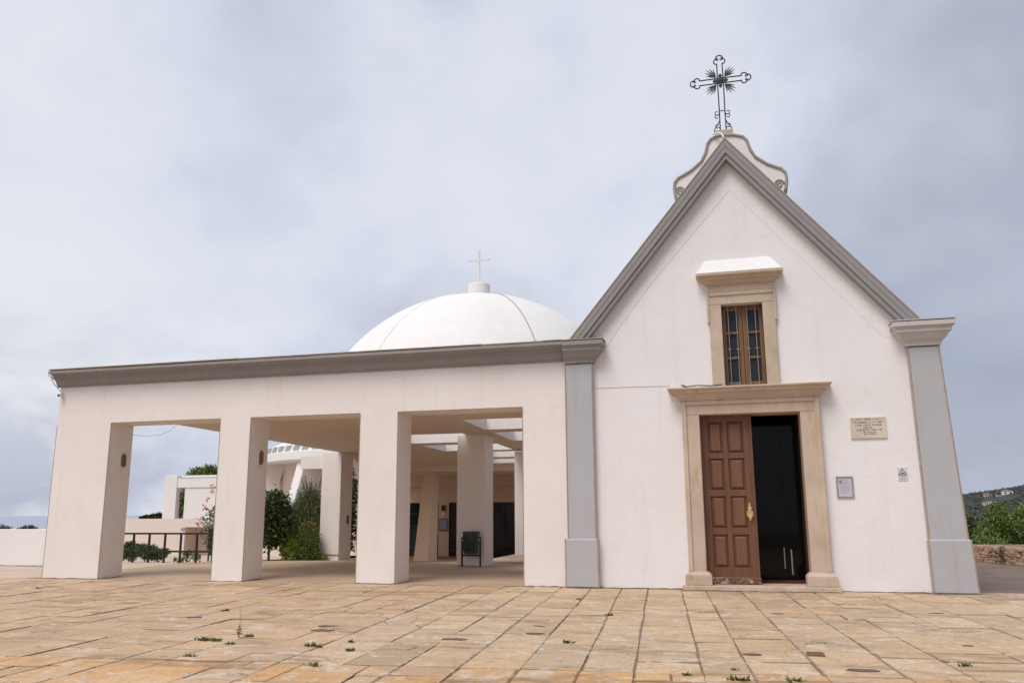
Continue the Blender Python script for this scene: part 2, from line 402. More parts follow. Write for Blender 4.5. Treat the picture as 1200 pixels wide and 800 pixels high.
def hill_z(x, y):
    ridge = 18.4 + (x - 303) * 0.135
    if x > 480: ridge = 42.3 + 30 * (1 - math.exp(-(x - 480) / 300))
    if x < 303: ridge = 18.4 - (303 - x) * 0.12
    prof = smooth01((y - 420) / 880) if y < 1300 else 1 - 0.8 * smooth01((y - 1300) / 900)
    fall = smooth01((x + 60) / 260)
    z = -95 + (ridge + 95) * prof * fall
    z += mnoise.fractal(Vector((x * .012, y * .012, 3)), 1.0, 2.0, 5) * 5.0 * prof * min(1, abs(y - 1300) / 220 + .25)
    return z
mb = MB(); nx, ny = 150, 110
for j in range(ny):
    for i in range(nx):
        x = -60 + 1500 * i / (nx - 1); y = 420 + 1750 * j / (ny - 1)
        mb.v.append((x, y, hill_z(x, y) + (mnoise.noise(Vector((x * .11, y * .09, 7))) * 1.6)))
for j in range(ny - 1):
    for i in range(nx - 1):
        a = j * nx + i; mb.f.append((a, a + 1, a + nx + 1, a + nx))
struct(mb.build('hill', 'hill_green'))

HOUSES = [
    (315.2, 1228.0, 8.6, 3.7, 'cream house on the ridge of the hill, leftmost on the skyline', 'house_cream'),
    (323.0, 1214.0, 2.7, 3.2, 'tiny white house on the ridge between cream and large white houses', 'house_white'),
    (325.6, 1210.0, 2.4, 2.7, 'tiny white house on the ridge beside the large white house', 'house_white'),
    (335.2, 1214.0, 12.1, 5.5, 'largest white house on the hill skyline', 'house_white'),
    (286.3, 1126.0, 5.6, 3.4, 'white house below the ridge, left of a pair', 'house_white'),
    (291.8, 1130.0, 3.4, 4.0, 'white house below the ridge, right of a pair', 'house_white'),
    (254.3, 1042.0, 4.2, 2.7, 'white house low on the slope above the trees', 'house_white'),
    (234.3, 998.0, 2.4, 3.5, 'white house lowest on the slope beside the right pilaster', 'house_white'),
    (288.6, 1030.0, 3.7, 2.3, 'pale house half hidden behind the right hand trees', 'house_cream')]
foliage('hill_leaf', (0.026, 0.036, 0.030), (0.062, 0.072, 0.052))
r = random.Random(61); mb = MB()
for _ in range(24000):
    x = r.uniform(150, 470) if _ < 15000 else r.uniform(440, 900); y = r.uniform(720, 1310); z = hill_z(x, y); a = r.uniform(.8, 2.1)
    if any(abs(x - q[0] * (y + 17) / (q[1] + 17)) < q[2] * .6 + 2 and q[1] - 75 < y < q[1] + 9 for q in HOUSES): continue
    h = a * r.uniform(.8, 1.3)
    o = len(mb.v); j = lambda: r.uniform(.7, 1.25)
    mb.v += [(x, y, z + h * 1.5 * j()), (x + a * j(), y, z + h * .6), (x, y + a * j(), z + h * .6), (x - a * j(), y, z + h * .6), (x, y - a * j(), z + h * .6), (x, y, z - .5)]
    for k in range(4): mb.f += [(o, o + 1 + k, o + 1 + (k + 1) % 4), (o + 5, o + 1 + (k + 1) % 4, o + 1 + k)]
stuff(mb.build('woodland', 'hill_leaf'))

# far houses on the hill, found along the slope
def house(x, y, w, d, h, label, mat='house_white', roof='roof_clay'):
    z = hill_z(x, y) - 1.0
    t = thing('hill_house', label, 'house', (x, y, z), 'houses on the hill')
    MB().box(x - w / 2, x + w / 2, y, y + d, z, z + h).build('wall', mat, t)
    MB().prism_y([(x - w / 2 - .4, z + h + .01), (x + w / 2 + .4, z + h + .01), (x, z + h + w * .16)], y - .4, y + d + .4).build('roof', roof, t)
    for k in (-1, 1): MB().box(x + k * w * .25 - w * .1, x + k * w * .25 + w * .1, y - .06, y + .2, z + h * .4, z + h * .75).build('window', 'glass_dark', t)
for hx, hy, w, h, l, mt in HOUSES: house(hx, hy, w, 8, h, l, mt)

# ------------------------------------------------------------------ plaza: base, stones
DIR = R(5.1); CA, SA = math.cos(DIR), math.sin(DIR)
def st2xy(s, t_): return (-SA * s + CA * t_, CA * s + SA * t_)
mb = MB(); mb.prism_z([(-30, -26), (9, -26), (9, 0.4), (-30, 0.4)], -0.30, -0.020)
plaza = struct(mb.build('plaza', 'joint_soil'))
rs = random.Random(5)
stones = []
lines = [-23.2]
known = [-4.75, -4.15, -3.55, -2.95, -2.36, -1.84, -1.2, -0.75, -0.1, 0.63, 1.2, 1.97, 2.6]
while lines[-1] < -5.4: lines.append(lines[-1] + rs.uniform(.52, .7))
lines = lines[:-1] + known
while lines[-1] < 9: lines.append(lines[-1] + rs.uniform(.52, .72))
SB = -8.62
def ylimit(x): return 0.40 if x > 4.08 else -0.006
def s_at_y(t_, y): return (y - SA * t_) / CA
for k in range(len(lines) - 1):
    t0, t1 = lines[k], lines[k + 1]
    s = -13.2 + rs.uniform(-.4, 0)
    xm = st2xy(0, (t0 + t1) / 2)[0]; lim = ylimit(xm)
    while True:
        yz = s < SB - .25
        L = rs.uniform(.38, .75) if yz else rs.choice((rs.uniform(.5, .8), rs.uniform(.75, 1.25), rs.uniform(.9, 1.6)))
        s1 = s + L
        if yz and s1 > SB - .28: s1 = SB + rs.uniform(-.05, .05)
        end = s_at_y((t0 + t1) / 2, lim)
        last = s1 > end - .3
        c = [(s, t0), (s, t1), (None if last else s1, t1), (None if last else s1, t0)]
        if rs.random() < (.30 if yz else .02):
            tm = t0 + (t1 - t0) * rs.uniform(.38, .62)
            stones.append(([(s, t0), (s, tm), (c[2][0], tm), (c[3][0], t0)], yz, lim)); stones.append(([(s, tm), (s, t1), (c[2][0], t1), (c[3][0], tm)], yz, lim))
        else: stones.append((c, yz, lim))
        if last: break
        s = s1
def stone_geo(c, yz, lim):
    pts = []
    for s, t_ in c:
        if s is None: s = s_at_y(t_, lim)
        else: s += rs.uniform(-.02, .02)
        pts.append(Vector(st2xy(s, t_ + rs.uniform(-.004, .004))))
    cen = sum(pts, Vector((0, 0))) / 4
    g = rs.choice((.001, .002, .003, .006)) * (1 if cen.x > -5 else .6)
    def inset(d): 
        o = []
        for i in range(4):
            a = (pts[i - 1] - pts[i]).normalized(); b_ = (pts[(i + 1) % 4] - pts[i]).normalized()
            q = pts[i] + (a + b_) * d * (1.0 + (rs.uniform(0, 1.3) if d > .01 else 0)); o.append(q)
        return o
    A = inset(g); B = inset(g + (.006 if cen.x > -5 else .004) * rs.uniform(.5, 1.9))
    z = -.006 + rs.uniform(-.005, .005); tilt = [rs.uniform(-.004, .004) for _ in range(4)]
    zs = [z + q for q in tilt]; A = [p + Vector((rs.uniform(-.004, .004), rs.uniform(-.004, .004))) for p in A]
    v = [(p.x, p.y, -.09) for p in A] + [(p.x, p.y, q - .008) for p, q in zip(A, zs)] + [(p.x, p.y, q) for p, q in zip(B, zs)]
    f = [(8, 9, 10, 11)] + [(i, (i + 1) % 4, 4 + (i + 1) % 4, 4 + i) for i in range(4)] + [(4 + i, 4 + (i + 1) % 4, 8 + (i + 1) % 4, 8 + i) for i in range(4)]
    kk = rs.gauss(.95, .07)
    if yz: base = (.66, .38, .155); w = rs.random() ** 1.8 * .75
    else: base = (.60, .445, .295); w = rs.random() ** 2 * .45
    alt = (.60, .385, .195) if not yz else (.58, .47, .36)
    if cen.x < -5 and not yz: base = (.58, .405, .255)
    colr = tuple(min(.8, (a * (1 - w) + b_ * w) * kk) for a, b_ in zip(base, alt))
    return cen, v, f, colr
geos = [stone_geo(*q) for q in stones]
def vis_rank(cen):
    d = Vector((cen.x, cen.y + 17.2447)); fw = d.dot(Vector((-.2568, .9665))); rt = d.dot(Vector((.9665, .2568)))
    if fw < 6.0 or abs(rt) > fw * .66 + .3: return 1e6 + d.length
    return d.length
order = sorted(range(len(geos)), key=lambda i: vis_rank(geos[i][0]))
def tone_attr(me, cols_per_face):
    ca = me.color_attributes.new('tone', 'FLOAT_COLOR', 'CORNER')
    buf = []
    for p in me.polygons: buf += list((*cols_per_face[p.index], 1.0)) * p.loop_total
    ca.data.foreach_set('color', buf)
for i in order[:300]:
    cen, v, f, c = geos[i]
    me = bpy.data.meshes.new('stone'); me.from_pydata([(x - cen.x, y - cen.y, z) for x, y, z in v], [], f); me.update()
    tone_attr(me, [c] + [tuple(q * .48 for q in c)] * 8); me.materials.append(MATS['paving_stone'])
    o = bpy.data.objects.new('stone', me); col.objects.link(o); o.parent = plaza; o.location = (cen.x, cen.y, 0)
mb = MB(); fc = []
for i in order[300:]:
    cen, v, f, c = geos[i]; mb.add(v, f); fc += [c] + [tuple(q * .48 for q in c)] * 8
o = mb.build('stones', 'paving_stone', plaza); tone_attr(o.data, fc); stuff(o)

# portico floor (falls away gently at the back), courts, road
def floor_z(y): return 0.0 - max(0.0, y - 6.5) * 0.04
mb = MB(); ys = [0.004, 3, 6.5, 8, 10, 12, 14, 16, 18.6]; 
for y in ys: mb.v += [(-16.8 if y < 6.6 else -15.9, y, floor_z(y) - .004), (-3.5 if y < 9 else -7.9, y, floor_z(y) - .004)]
for i in range(len(ys) - 1): mb.f.append((2 * i, 2 * i + 1, 2 * i + 3, 2 * i + 2))
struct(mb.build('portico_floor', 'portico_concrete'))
mb = MB(); mb.add([(-34, .004, -.012), (-16.802, .004, -.012), (-16.802, 6.4, -.012), (-34, 6.4, -.012)], [(0, 1, 2, 3)])
struct(mb.build('court', 'court_concrete'))
mb = MB(); mb.add([(-34, 6.402, -.05), (-16.802, 6.402, -.05), (-16.802, 24, -.56), (-34, 24, -.56)], [(0, 1, 2, 3)])
struct(mb.build('lower_court', 'court_concrete'))
mb = MB(); mb.prism_z([(-7.898, 8.2), (-3.5, 8.2), (-3.5, 18.4), (-7.898, 18.4)], -.7, -.002)
struct(mb.build('landing', 'court_concrete'))
mb = MB(); mb.add([(4.0, .41, -.02), (20, .41, -.02), (20, 24, -.02), (4.0, 24, -.02)], [(0, 1, 2, 3)])
struct(mb.build('road', 'asphalt'))
mb = MB(); mb.box(-13.9, -10.5, 16.2, 18.3, floor_z(17) - .2, floor_z(17) + .03)
tag(base_origin(mb.build('doormat', 'coir'), (-12.2, 17.2, floor_z(17))), 'long rust brown coir mat before the glass entrance doors', 'doormat')

# ------------------------------------------------------------------ chapel
chapel = thing('chapel', 'small whitewashed chapel with steep gable, grey pilasters and open wooden door', 'chapel', (0.1, 0, 0))
AX, AZ, SL = 0.115, 9.02, 1.213
def gz(x): return AZ - abs(x - AX) * SL
DX0, DX1, DZ = -.698, 1.216, 3.37
WX0, WX1, WZ0, WZ1 = -.153, .650, 3.90, 5.60
mb = MB(); T = .5
mb.prism_y([(-3.40, 0), ((DX0 - .004), 0), ((DX0 - .004), gz((DX0 - .004))), (-3.40, gz(-3.40))], 0, T)
mb.prism_y([((DX1 + .004), 0), (3.90, 0), (3.74, 4.5), (3.62, gz(3.62)), ((DX1 + .004), gz((DX1 + .004)))], 0, T)
mb.prism_y([((DX0 - .004), DZ), (WX0, DZ), (WX0, gz(WX0)), ((DX0 - .004), gz((DX0 - .004)))], 0, T)
mb.prism_y([(WX1, DZ), ((DX1 + .004), DZ), ((DX1 + .004), gz((DX1 + .004))), (WX1, gz(WX1))], 0, T)
mb.prism_y([(WX0, DZ), (WX1, DZ), (WX1, WZ0), (WX0, WZ0)], 0, T)
mb.prism_y([(WX0, WZ1), (WX1, WZ1), (WX1, gz(WX1)), (AX, AZ), (WX0, gz(WX0))], 0, T)
mb.build('facade_wall', 'chapel_plaster', chapel)
mb = MB(); mb.box(-3.40, -3.0, T, 9.5, -.1, 4.75); mb.box(3.35, 3.75, T, 9.5, -.1, 4.5); mb.prism_y([(-3.4, 0), (3.75, 0), (3.75, 4.5), (AX, AZ - .15), (-3.4, 4.7)], 9.5, 9.8)
mb.build('nave_wall', 'chapel_plaster', chapel)
mb = MB(); mb.prism_y([(AX, AZ - .12), (-3.24, AZ - .12 - 3.355 * SL), (-3.24, AZ + .03 - 3.355 * SL), (AX, AZ + .03)], .45, 10); mb.prism_y([(AX, AZ - .12), (AX, AZ + .03), (3.47, AZ + .03 - 3.355 * SL), (3.47, AZ - .12 - 3.355 * SL)], .45, 10)
mb.build('roof', 'roof_clay', chapel, fix=True)

# gable cornice: chevron bands of different projection
gc = None
def chevron(m, a, b, yf, yb, zb, za=9.11):
    oa, ob = a / .636, b / .636
    def xl(o): return (za - o - zb) / SL
    m.prism_y([(AX - xl(oa), zb), (AX - xl(ob), zb), (AX, za - ob), (AX, za - oa)], yf, yb)
    m.prism_y([(AX + xl(ob), zb), (AX + xl(oa), zb), (AX, za - oa), (AX, za - ob)], yf, yb)
ZB = 4.985
m = MB(); chevron(m, .0, .10, -.235, .5, ZB); gc = m.build('gable_cornice', 'cornice_grey', chapel, bevel=.006, fix=True)
for a, b_, y in ((.1005, .19, -.227), (.1905, .272, -.195)):
    m = MB(); chevron(m, a, b_, y, .02 - a * .05, ZB); m.build('moulding', 'cornice_grey', gc, bevel=.005, fix=True)
m = MB(); chevron(m, -.022, -.002, -.245, .52, ZB - .0, 9.11); m.build('coping', 'tan_edge', gc, fix=True)

# incised lines on the gable wall (thin raised beads, dirty plaster tone standing in for groove shade)
def bead(m, pts, w=.012, y=-.004):
    m.tube([(x, y + .004, z) for x, z in pts], w * .5, 5)
m = MB()
za = 8.06
L_ = [(AX + .03, za), (-1.55, za - 1.58 * 1.20 * 1.0), (-2.25, 5.26), (-2.45, 4.98), (-2.62, 4.76), (-2.80, 4.62)]
bead(m, L_)
Rr = [(AX + .03, za), (1.72, za - 1.58 * 1.20), (2.45, 5.26), (2.68, 4.97), (2.86, 4.78), (3.20, 4.64)]
bead(m, Rr, .007)
bead(m, [(-2.82, 4.003), (-2.0, 4.004), (-1.25, 3.985)], .02)
m.build('incised_line', 'groove_shade', chapel)

CAP = [(0, 4.53), (.035, 4.53), (.035, 4.575), (.05, 4.58), (.05, 4.615), (.075, 4.625), (.12, 4.67), (.165, 4.745), (.175, 4.765), (.205, 4.77), (.205, 4.835), (.225, 4.845), (.225, 4.87), (.262, 4.875), (.262, 4.965), (0, 4.982)]
def pilaster(x0, x1t, x1b, ped, label, capmat, tx0=None):
    t = []
    x0t = x0 if tx0 is None else tx0
    m = MB(); m.hexa([(x0, -.12, 0), (x1b, -.12, 0), (x1b, .3, 0), (x0, .3, 0)], [(x0t, -.12, 4.531), (x1t, -.12, 4.531), (x1t, .3, 4.531), (x0t, .3, 4.531)])
    p = m.build('pilaster', 'pilaster_grey', chapel, bevel=.03, seg=1); lab(p, label)
    k = .95 / 4.53
    xa = x0 + (x0t - x0) * k; xb = x1b + (x1t - x1b) * k
    m = MB(); m.hexa([(x0 - .02 - ped * .02, -.155, 0), (x1b + .035, -.155, 0), (x1b + .035, .3, 0), (x0 - .02 - ped * .02, .3, 0)], [(xa - .02 - ped * .02, -.155, .952), (xb + .035, -.155, .952), (xb + .035, .3, .952), (xa - .02 - ped * .02, .3, .952)])
    m.build('pedestal', 'pilaster_grey', p, bevel=.025, seg=1)
    # worn bare corner lines
    m = MB()
    for (xb_, xt_) in ((x0 + .012, x0t + .012), (x1b - .012, x1t - .012)):
        xk = xb_ + (xt_ - xb_) * k
        m.tube([(xk, -.113, .953), (xt_, -.113, 4.53)], .016, 5)
    for (xb_, xt_) in ((x0 - .02 - ped * .02 + .012, xa - .02 - ped * .02 + .012), (x1b + .023, xb + .023)):
        m.tube([(xb_, -.148, .0), (xt_, -.148, .95)], .016, 5)
    m.build('worn_edge', 'tan_edge', p)
    m = MB(); m.sweep([(x0t, .45), (x0t, -.12), (x1t, -.12), (x1t, .45)], CAP); c = m.build('capital', capmat, p, bevel=.006, seg=1, fix=True)
    m = MB(); m.box(x0t - .272, x1t + .272, -.392, .45, 4.9825, 5.0); m.build('coping', 'capital_grey', c)
    return p
pilaster(3.285, 3.80, 3.985, 0, 'wide grey pilaster leaning inwards on the right corner', 'capital_grey', 3.238)
# left pilaster merges with the portico cornice on its left
m = MB(); m.box(-3.41, -2.82, -.12, .3, 0, 4.531); lp = m.build('pilaster', 'pilaster_grey', chapel, bevel=.03, seg=1); lab(lp, 'narrow grey pilaster between portico and chapel front')
m = MB(); m.box(-3.465, -2.785, -.155, .3, 0, .952); m.build('pedestal', 'pilaster_grey', lp, bevel=.025, seg=1)
m = MB()
for x in (-3.398, -2.832): m.tube([(x, -.113, .953), (x, -.113, 4.53)], .016, 5)
for x in (-3.453, -2.797): m.tube([(x, -.148, 0), (x, -.148, .95)], .016, 5)
m.build('worn_edge', 'tan_edge', lp)
m = MB(); m.sweep([(-3.41, -.12), (-2.82, -.12), (-2.82, .0)], CAP); lc = m.build('capital', 'cornice_grey', lp, bevel=.006, seg=1, fix=True)
m = MB(); m.box(-3.41, -2.548, -.392, .1, 4.9825, 5.0); m.build('coping', 'tan_edge', lc)

# portal
portal = MB().box(-1.025, DX0, -.10, .497, .33, DZ - .005).build('portal', 'portal_stone', chapel, bevel=.012)
MB().box(DX1, 1.574, -.10, .497, .33, DZ - .005).build('jamb', 'portal_stone', portal, bevel=.012)
MB().box(-1.025, 1.574, -.10, .496, DZ - .003, 3.645).build('lintel', 'portal_stone', portal, bevel=.012)
m = MB()       # outer fillet runs up, across and down
m.box(-1.035, -.945, -.135, -.0, .332, 3.648); m.box(1.494, 1.584, -.135, -.0, .332, 3.648); m.box(-.943, 1.492, -.135, -.0, 3.56, 3.648)
m.build('outer_fillet', 'portal_stone', portal, bevel=.015)
DC = [(0, 3.65), (.145, 3.65), (.145, 3.685), (.175, 3.69), (.175, 3.715), (.19, 3.72), (.205, 3.745), (.24, 3.768), (.24, 3.785), (.305, 3.79), (.305, 3.835), (.325, 3.84), (.345, 3.855), (.36, 3.862), (.36, 3.893), (0, 3.925)]
m = MB(); m.sweep([(-.93, .02), (-.93, -.0), (1.46, -.0), (1.46, .02)], DC); m.build('door_cornice', 'portal_stone', portal, bevel=.008, fix=True)
for xa, xb in ((-1.105, -.60), (1.125, 1.665)):
    m = MB(); m.box(xa, xb, -.20, .24, .092, .27); m.hexa([(xa, -.20, .27), (xb, -.20, .27), (xb, .24, .27), (xa, .24, .27)], [(xa + .07, -.125, .34), (xb - .07, -.125, .34), (xb - .07, .24, .34), (xa + .07, .24, .34)])
    m.build('plinth', 'portal_stone', portal, bevel=.012)
MB().box(-1.16, 1.72, -.26, .5, -.02, .09).build('doorstep', 'portal_stone', portal, bevel=.015)

# left door leaf, closed; the right leaf stands open into the dark
leaf = MB().box(-.72, .297, .19, .225, .30, 3.39).build('door_leaf', 'door_wood', chapel); lab(leaf, 'closed left leaf of the brown panelled door')
m = MB()
zrows = [(3.235, 2.613), (2.502, 1.89), (1.765, 1.157), (1.024, .406)]
xcols = [(-.557, -.273), (-.179, .125)]
# stiles and rails stand proud of the field
xs_ = [-.72, -.557, -.273, -.179, .125, .297]
for a, b_ in ((0, 1), (2, 3), (4, 5)): m.box(xs_[a], xs_[b_], .14, .191, .112, 3.39)
zz_ = [3.39, 3.235, 2.613, 2.502, 1.89, 1.765, 1.157, 1.024, .406, .112]
for a in range(0, 10, 2):
    for (x0, x1) in xcols: m.box(x0 - .0005, x1 + .0005, .1395, .191, zz_[a + 1], zz_[a])
m.build('stile', 'door_wood', leaf, bevel=.006)
for (zt, zb) in zrows:
    for (x0, x1) in xcols:
        m = MB(); m.box(x0 + .014, x1 - .014, .172, .192, zb + .014, zt - .014)
        m.hexa([(x0 + .026, .172, zb + .026), (x1 - .026, .172, zb + .026), (x1 - .026, .172, zt - .026), (x0 + .026, .172, zt - .026)],
               [(x0 + .055, .140, zb + .055), (x1 - .055, .140, zb + .055), (x1 - .055, .140, zt - .055), (x0 + .055, .140, zt - .055)])
        m.build('panel', 'door_panel_wood', leaf, bevel=.004, fix=True)
m = MB(); m.box(-.72, .31, .11, .15, .10, .225); lab(m.build('kick_board', 'door_worn', leaf, bevel=.015), 'worn board with flaking paint along the foot of the door')
m = MB(); m.box(.255, .297, .12, .14, .226, 3.38); m.build('meeting_strip', 'door_wood', leaf, bevel=.008)
# brass handle: backplate with leaves, ring
m = MB(); kx, ky = .172, .115
m.prism_y([(kx, 1.285), (kx + .022, 1.32), (kx + .012, 1.36), (kx + .05, 1.42), (kx + .012, 1.5), (kx + .05, 1.545), (kx + .014, 1.555), (kx + .02, 1.6), (kx, 1.645), (kx - .02, 1.6), (kx - .014, 1.555), (kx - .05, 1.545), (kx - .012, 1.5), (kx - .05, 1.42), (kx - .012, 1.36), (kx - .022, 1.32)], ky, ky + .03)
m.tube([(kx + .055 * math.sin(a), ky - .025, 1.425 - .075 * math.cos(a)) for a in [2 * math.pi * k / 16 for k in range(16)]], .012, 6, True)
m.build('handle', 'brass', leaf, fix=True)
# open right leaf folded back inside
m = MB(); m.box(1.222, 1.262, .51, 1.38, .11, 3.36); lab(m.build('door_leaf', 'door_wood', chapel), 'right leaf of the door swung open into the dark')
# entrance lobby behind the door; near-black colour stands in for its shade
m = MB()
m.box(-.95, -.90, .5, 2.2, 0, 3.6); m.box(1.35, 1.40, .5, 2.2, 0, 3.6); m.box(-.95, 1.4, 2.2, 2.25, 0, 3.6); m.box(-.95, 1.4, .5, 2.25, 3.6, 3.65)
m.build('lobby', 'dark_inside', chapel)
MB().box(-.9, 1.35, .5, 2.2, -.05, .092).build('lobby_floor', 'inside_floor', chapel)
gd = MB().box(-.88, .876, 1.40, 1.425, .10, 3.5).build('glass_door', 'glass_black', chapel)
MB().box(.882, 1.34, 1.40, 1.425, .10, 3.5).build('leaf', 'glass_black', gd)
for hx, z0, z1 in ((.815, .32, .74), (.955, .20, .70)):
    m = MB().tube([(hx, 1.34, z0), (hx, 1.34, z1)], .012 if hx < .9 else .016, 8)
    m.tube([(hx, 1.40, z0 + .06), (hx, 1.34, z0 + .06)], .008, 6); m.tube([(hx, 1.40, z1 - .06), (hx, 1.34, z1 - .06)], .008, 6)
    m.build('handle', 'handle_glint', gd)

# window
wf = MB().box(-.40, WX0, -.07, .22, 3.926, WZ1).build('window_surround', 'window_stone', chapel, bevel=.01)
MB().box(WX1, .893, -.07, .22, 3.926, WZ1).build('jamb', 'window_stone', wf, bevel=.01)
MB().box(-.40, .893, -.07, .22, WZ1 + .002, 5.84).build('lintel', 'window_stone', wf, bevel=.01)
m = MB(); m.box(-.435, -.385, -.095, 0, 5.22, 5.86); m.box(.878, .925, -.095, 0, 5.22, 5.86); m.box(-.383, .876, -.095, 0, 5.78, 5.86)
m.build('ear', 'window_stone', wf, bevel=.012)
MB().box(-.40, .893, -.085, .1, 5.862, 6.0).build('frieze', 'window_stone', wf, bevel=.01)
HC = [(0, 6.002), (.10, 6.002), (.10, 6.032), (.125, 6.036), (.135, 6.06), (.17, 6.078), (.17, 6.092), (.235, 6.096), (.235, 6.145), (.26, 6.15), (.285, 6.165), (.30, 6.17), (.30, 6.215), (0, 6.225)]
m = MB(); m.sweep([(-.32, .02), (-.32, 0), (.79, 0), (.79, .02)], HC); m.build('hood_cornice', 'window_stone', wf, bevel=.006, fix=True)
m = MB(); m.hexa([(-.60, -.285, 6.226), (1.07, -.285, 6.226), (1.07, .05, 6.226), (-.60, .05, 6.226)], [(-.43, -.03, 6.555), (.86, -.03, 6.555), (.86, .05, 6.555), (-.43, .05, 6.555)])
m.build('hood_roof', 'chapel_plaster', wf, bevel=.01)
win = MB().box(WX0, WX1, .20, .24, WZ0 - .02, WZ1).build('window', 'glass_dark', chapel)
fr = MB(); xm = (WX0 + WX1) / 2
for x0, x1 in ((WX0, WX0 + .075), (xm - .085, xm - .004), (xm + .004, xm + .085), (WX1 - .075, WX1)): fr.box(x0, x1, .155, .21, WZ0 - .02, WZ1)
for x0, x1 in ((WX0 + .075, xm - .085), (xm + .085, WX1 - .075)):
    for z0, z1 in ((WZ0 - .02, WZ0 + .13), (4.50, 4.545), (5.015, 5.06), (WZ1 - .10, WZ1)): fr.box(x0 - .0005, x1 + .0005, .1545, .21, z0, z1)
fr.build('casement', 'casement_wood', win, bevel=.006)
for (x0, x1) in ((WX0 + .075, xm - .085), (xm + .085, WX1 - .075)):
    for z0, z1 in ((WZ0 + .13, 4.50), (4.545, 5.015), (5.06, WZ1 - .10)):
        MB().box(x0 + .002, x1 - .002, .194, .198, z0 + .002, z1 - .002).build('pane', 'glass_pale', win)
for fx in (.13, .35, .63, .85):
    x = WX0 + .03 + (WX1 - WX0 - .06) * fx
    m = MB(); m.tube([(x, .10, WZ0 - .02), (x, .10, WZ1)], .008, 6)
    m.tube([(x - .035, .10, 4.70), (x - .012, .10, 4.69), (x, .10, 4.72), (x + .012, .10, 4.69), (x + .035, .10, 4.70)], .009, 5)
    m.build('bar', 'frame_alu', win)
m = MB()
for k in range(7):
    x = WX0 + .06 + k * (WX1 - WX0 - .12) / 6; m.lathe([(0.001, -.05), (.035, -.03), (.05, 0)], (x, .13, WZ1 - .005), 8)
m.build('curtain_scallop', 'mud', win)  # dark bumps stand for the curtain scallops at the window head

# scrolled crest behind the apex
crest_r = [(.10, 9.335), (.31, 9.325), (.50, 9.26), (.575, 9.16), (.62, 8.97), (.72, 8.775), (.94, 8.595), (1.10, 8.51), (1.22, 8.455), (1.30, 8.36), (1.315, 8.22), (1.29, 8.05), (1.25, 7.90)]
ccx = .165
half = [(x - ccx, z) for x, z in crest_r]
poly = [(ccx - dx, z + .03) for dx, z in reversed(half) if dx > 0] + [(ccx + dx, z) for dx, z in half if dx > 0]
poly = [(x, z) for x, z in poly]
pl = [(poly[0][0] + .25, 7.75)] + []
m = MB(); full = list(reversed(poly)) + [(poly[0][0] + .2, 7.6), (poly[-1][0] - .2, 7.6)]
m.prism_y(full, .10, .42); crest = m.build('gable_crest', 'far_white', chapel, fix=True)
m = MB()
m.tube([(x, .09, z) for x, z in poly], .032, 8); m.tube([(x, .30, z + .01) for x, z in poly], .04, 8)
m.build('moulding', 'rim_grey', crest, smooth=True)
for sx, cxx, cz in ((-1, -.86, 8.18), (1, 1.15, 8.12)):
    m = MB(); pts = []
    for k in range(26):
        a = k * .42; r = .105 - .0036 * k; pts.append((cxx + sx * r * math.cos(a), .095, cz + r * math.sin(a)))
    m.tube(pts, .022, 6); m.build('volute', 'rim_grey', crest, smooth=True)
MB().box(-.07, .30, .08, .45, 9.34, 9.475).build('finial_block', 'portal_stone', crest, bevel=.02)
m = MB().tube([(-.12, .05, 9.37), (-.02, -.02, 9.36), (.06, -.10, 9.30), (.10, -.2, 9.16)], .02, 6); m.build('mortar_seam', 'cable_white', crest)

# ornate iron cross
cross = thing('roof_cross', 'ornate black wrought iron cross with rays on top of the chapel gable', 'cross', (.10, .15, 9.475))
YC = .15; cxx, czz = .102, 10.64
def arm_pts(L, ax):
    def P(a, b_):
        return {'u': (cxx + b_, YC, czz + a), 'd': (cxx + b_, YC, czz - a), 'r': (cxx + a, YC, czz + b_), 'l': (cxx - a, YC, czz + b_)}[ax]
    return P
m = MB(); rr = .0135
for ax, L in (('u', .40), ('r', .44), ('l', .44)):
    P = arm_pts(L, ax)
    for sgn in (-1, 1):
        pts = [P(.02, sgn * .062), (P(L * .5, sgn * .058)), P(L, sgn * .056)]
        c0 = (L + .055, sgn * .075)
        for k in range(0, 11):
            a = math.pi * 1.15 + (-math.pi * 1.5) * k / 10
            pts.append(P(c0[0] + .055 * math.cos(a), c0[1] + sgn * .045 * math.sin(a)))
        m.tube(pts, rr, 6)
        pts = [P(L + .10 + .01 * math.cos(0), sgn * .045)]
        for k in range(0, 9):
            a = math.pi * .55 - math.pi * .55 * k / 8
            pts.append(P(L + .125 + .075 * math.cos(a), sgn * .075 * math.sin(a)))
        m.tube(pts, rr, 6)
        pts = []
        for k in range(7):
            a = k * .8; r = .030 - .003 * k; pts.append(P(L + .115 + r * math.cos(a), sgn * (.03 + r * math.sin(a))))
        m.tube(pts, rr * .8, 5)
for sgn in (-1, 1): m.tube([(cxx + sgn * .062, YC, czz), (cxx + sgn * .058, YC, 10.0), (cxx + sgn * .062, YC, 9.46)], rr, 6)
m.tube([(cxx - .06, YC, 9.935), (cxx + .06, YC, 9.935)], rr * .8, 6)
m.build('bar_outline', 'iron', cross)
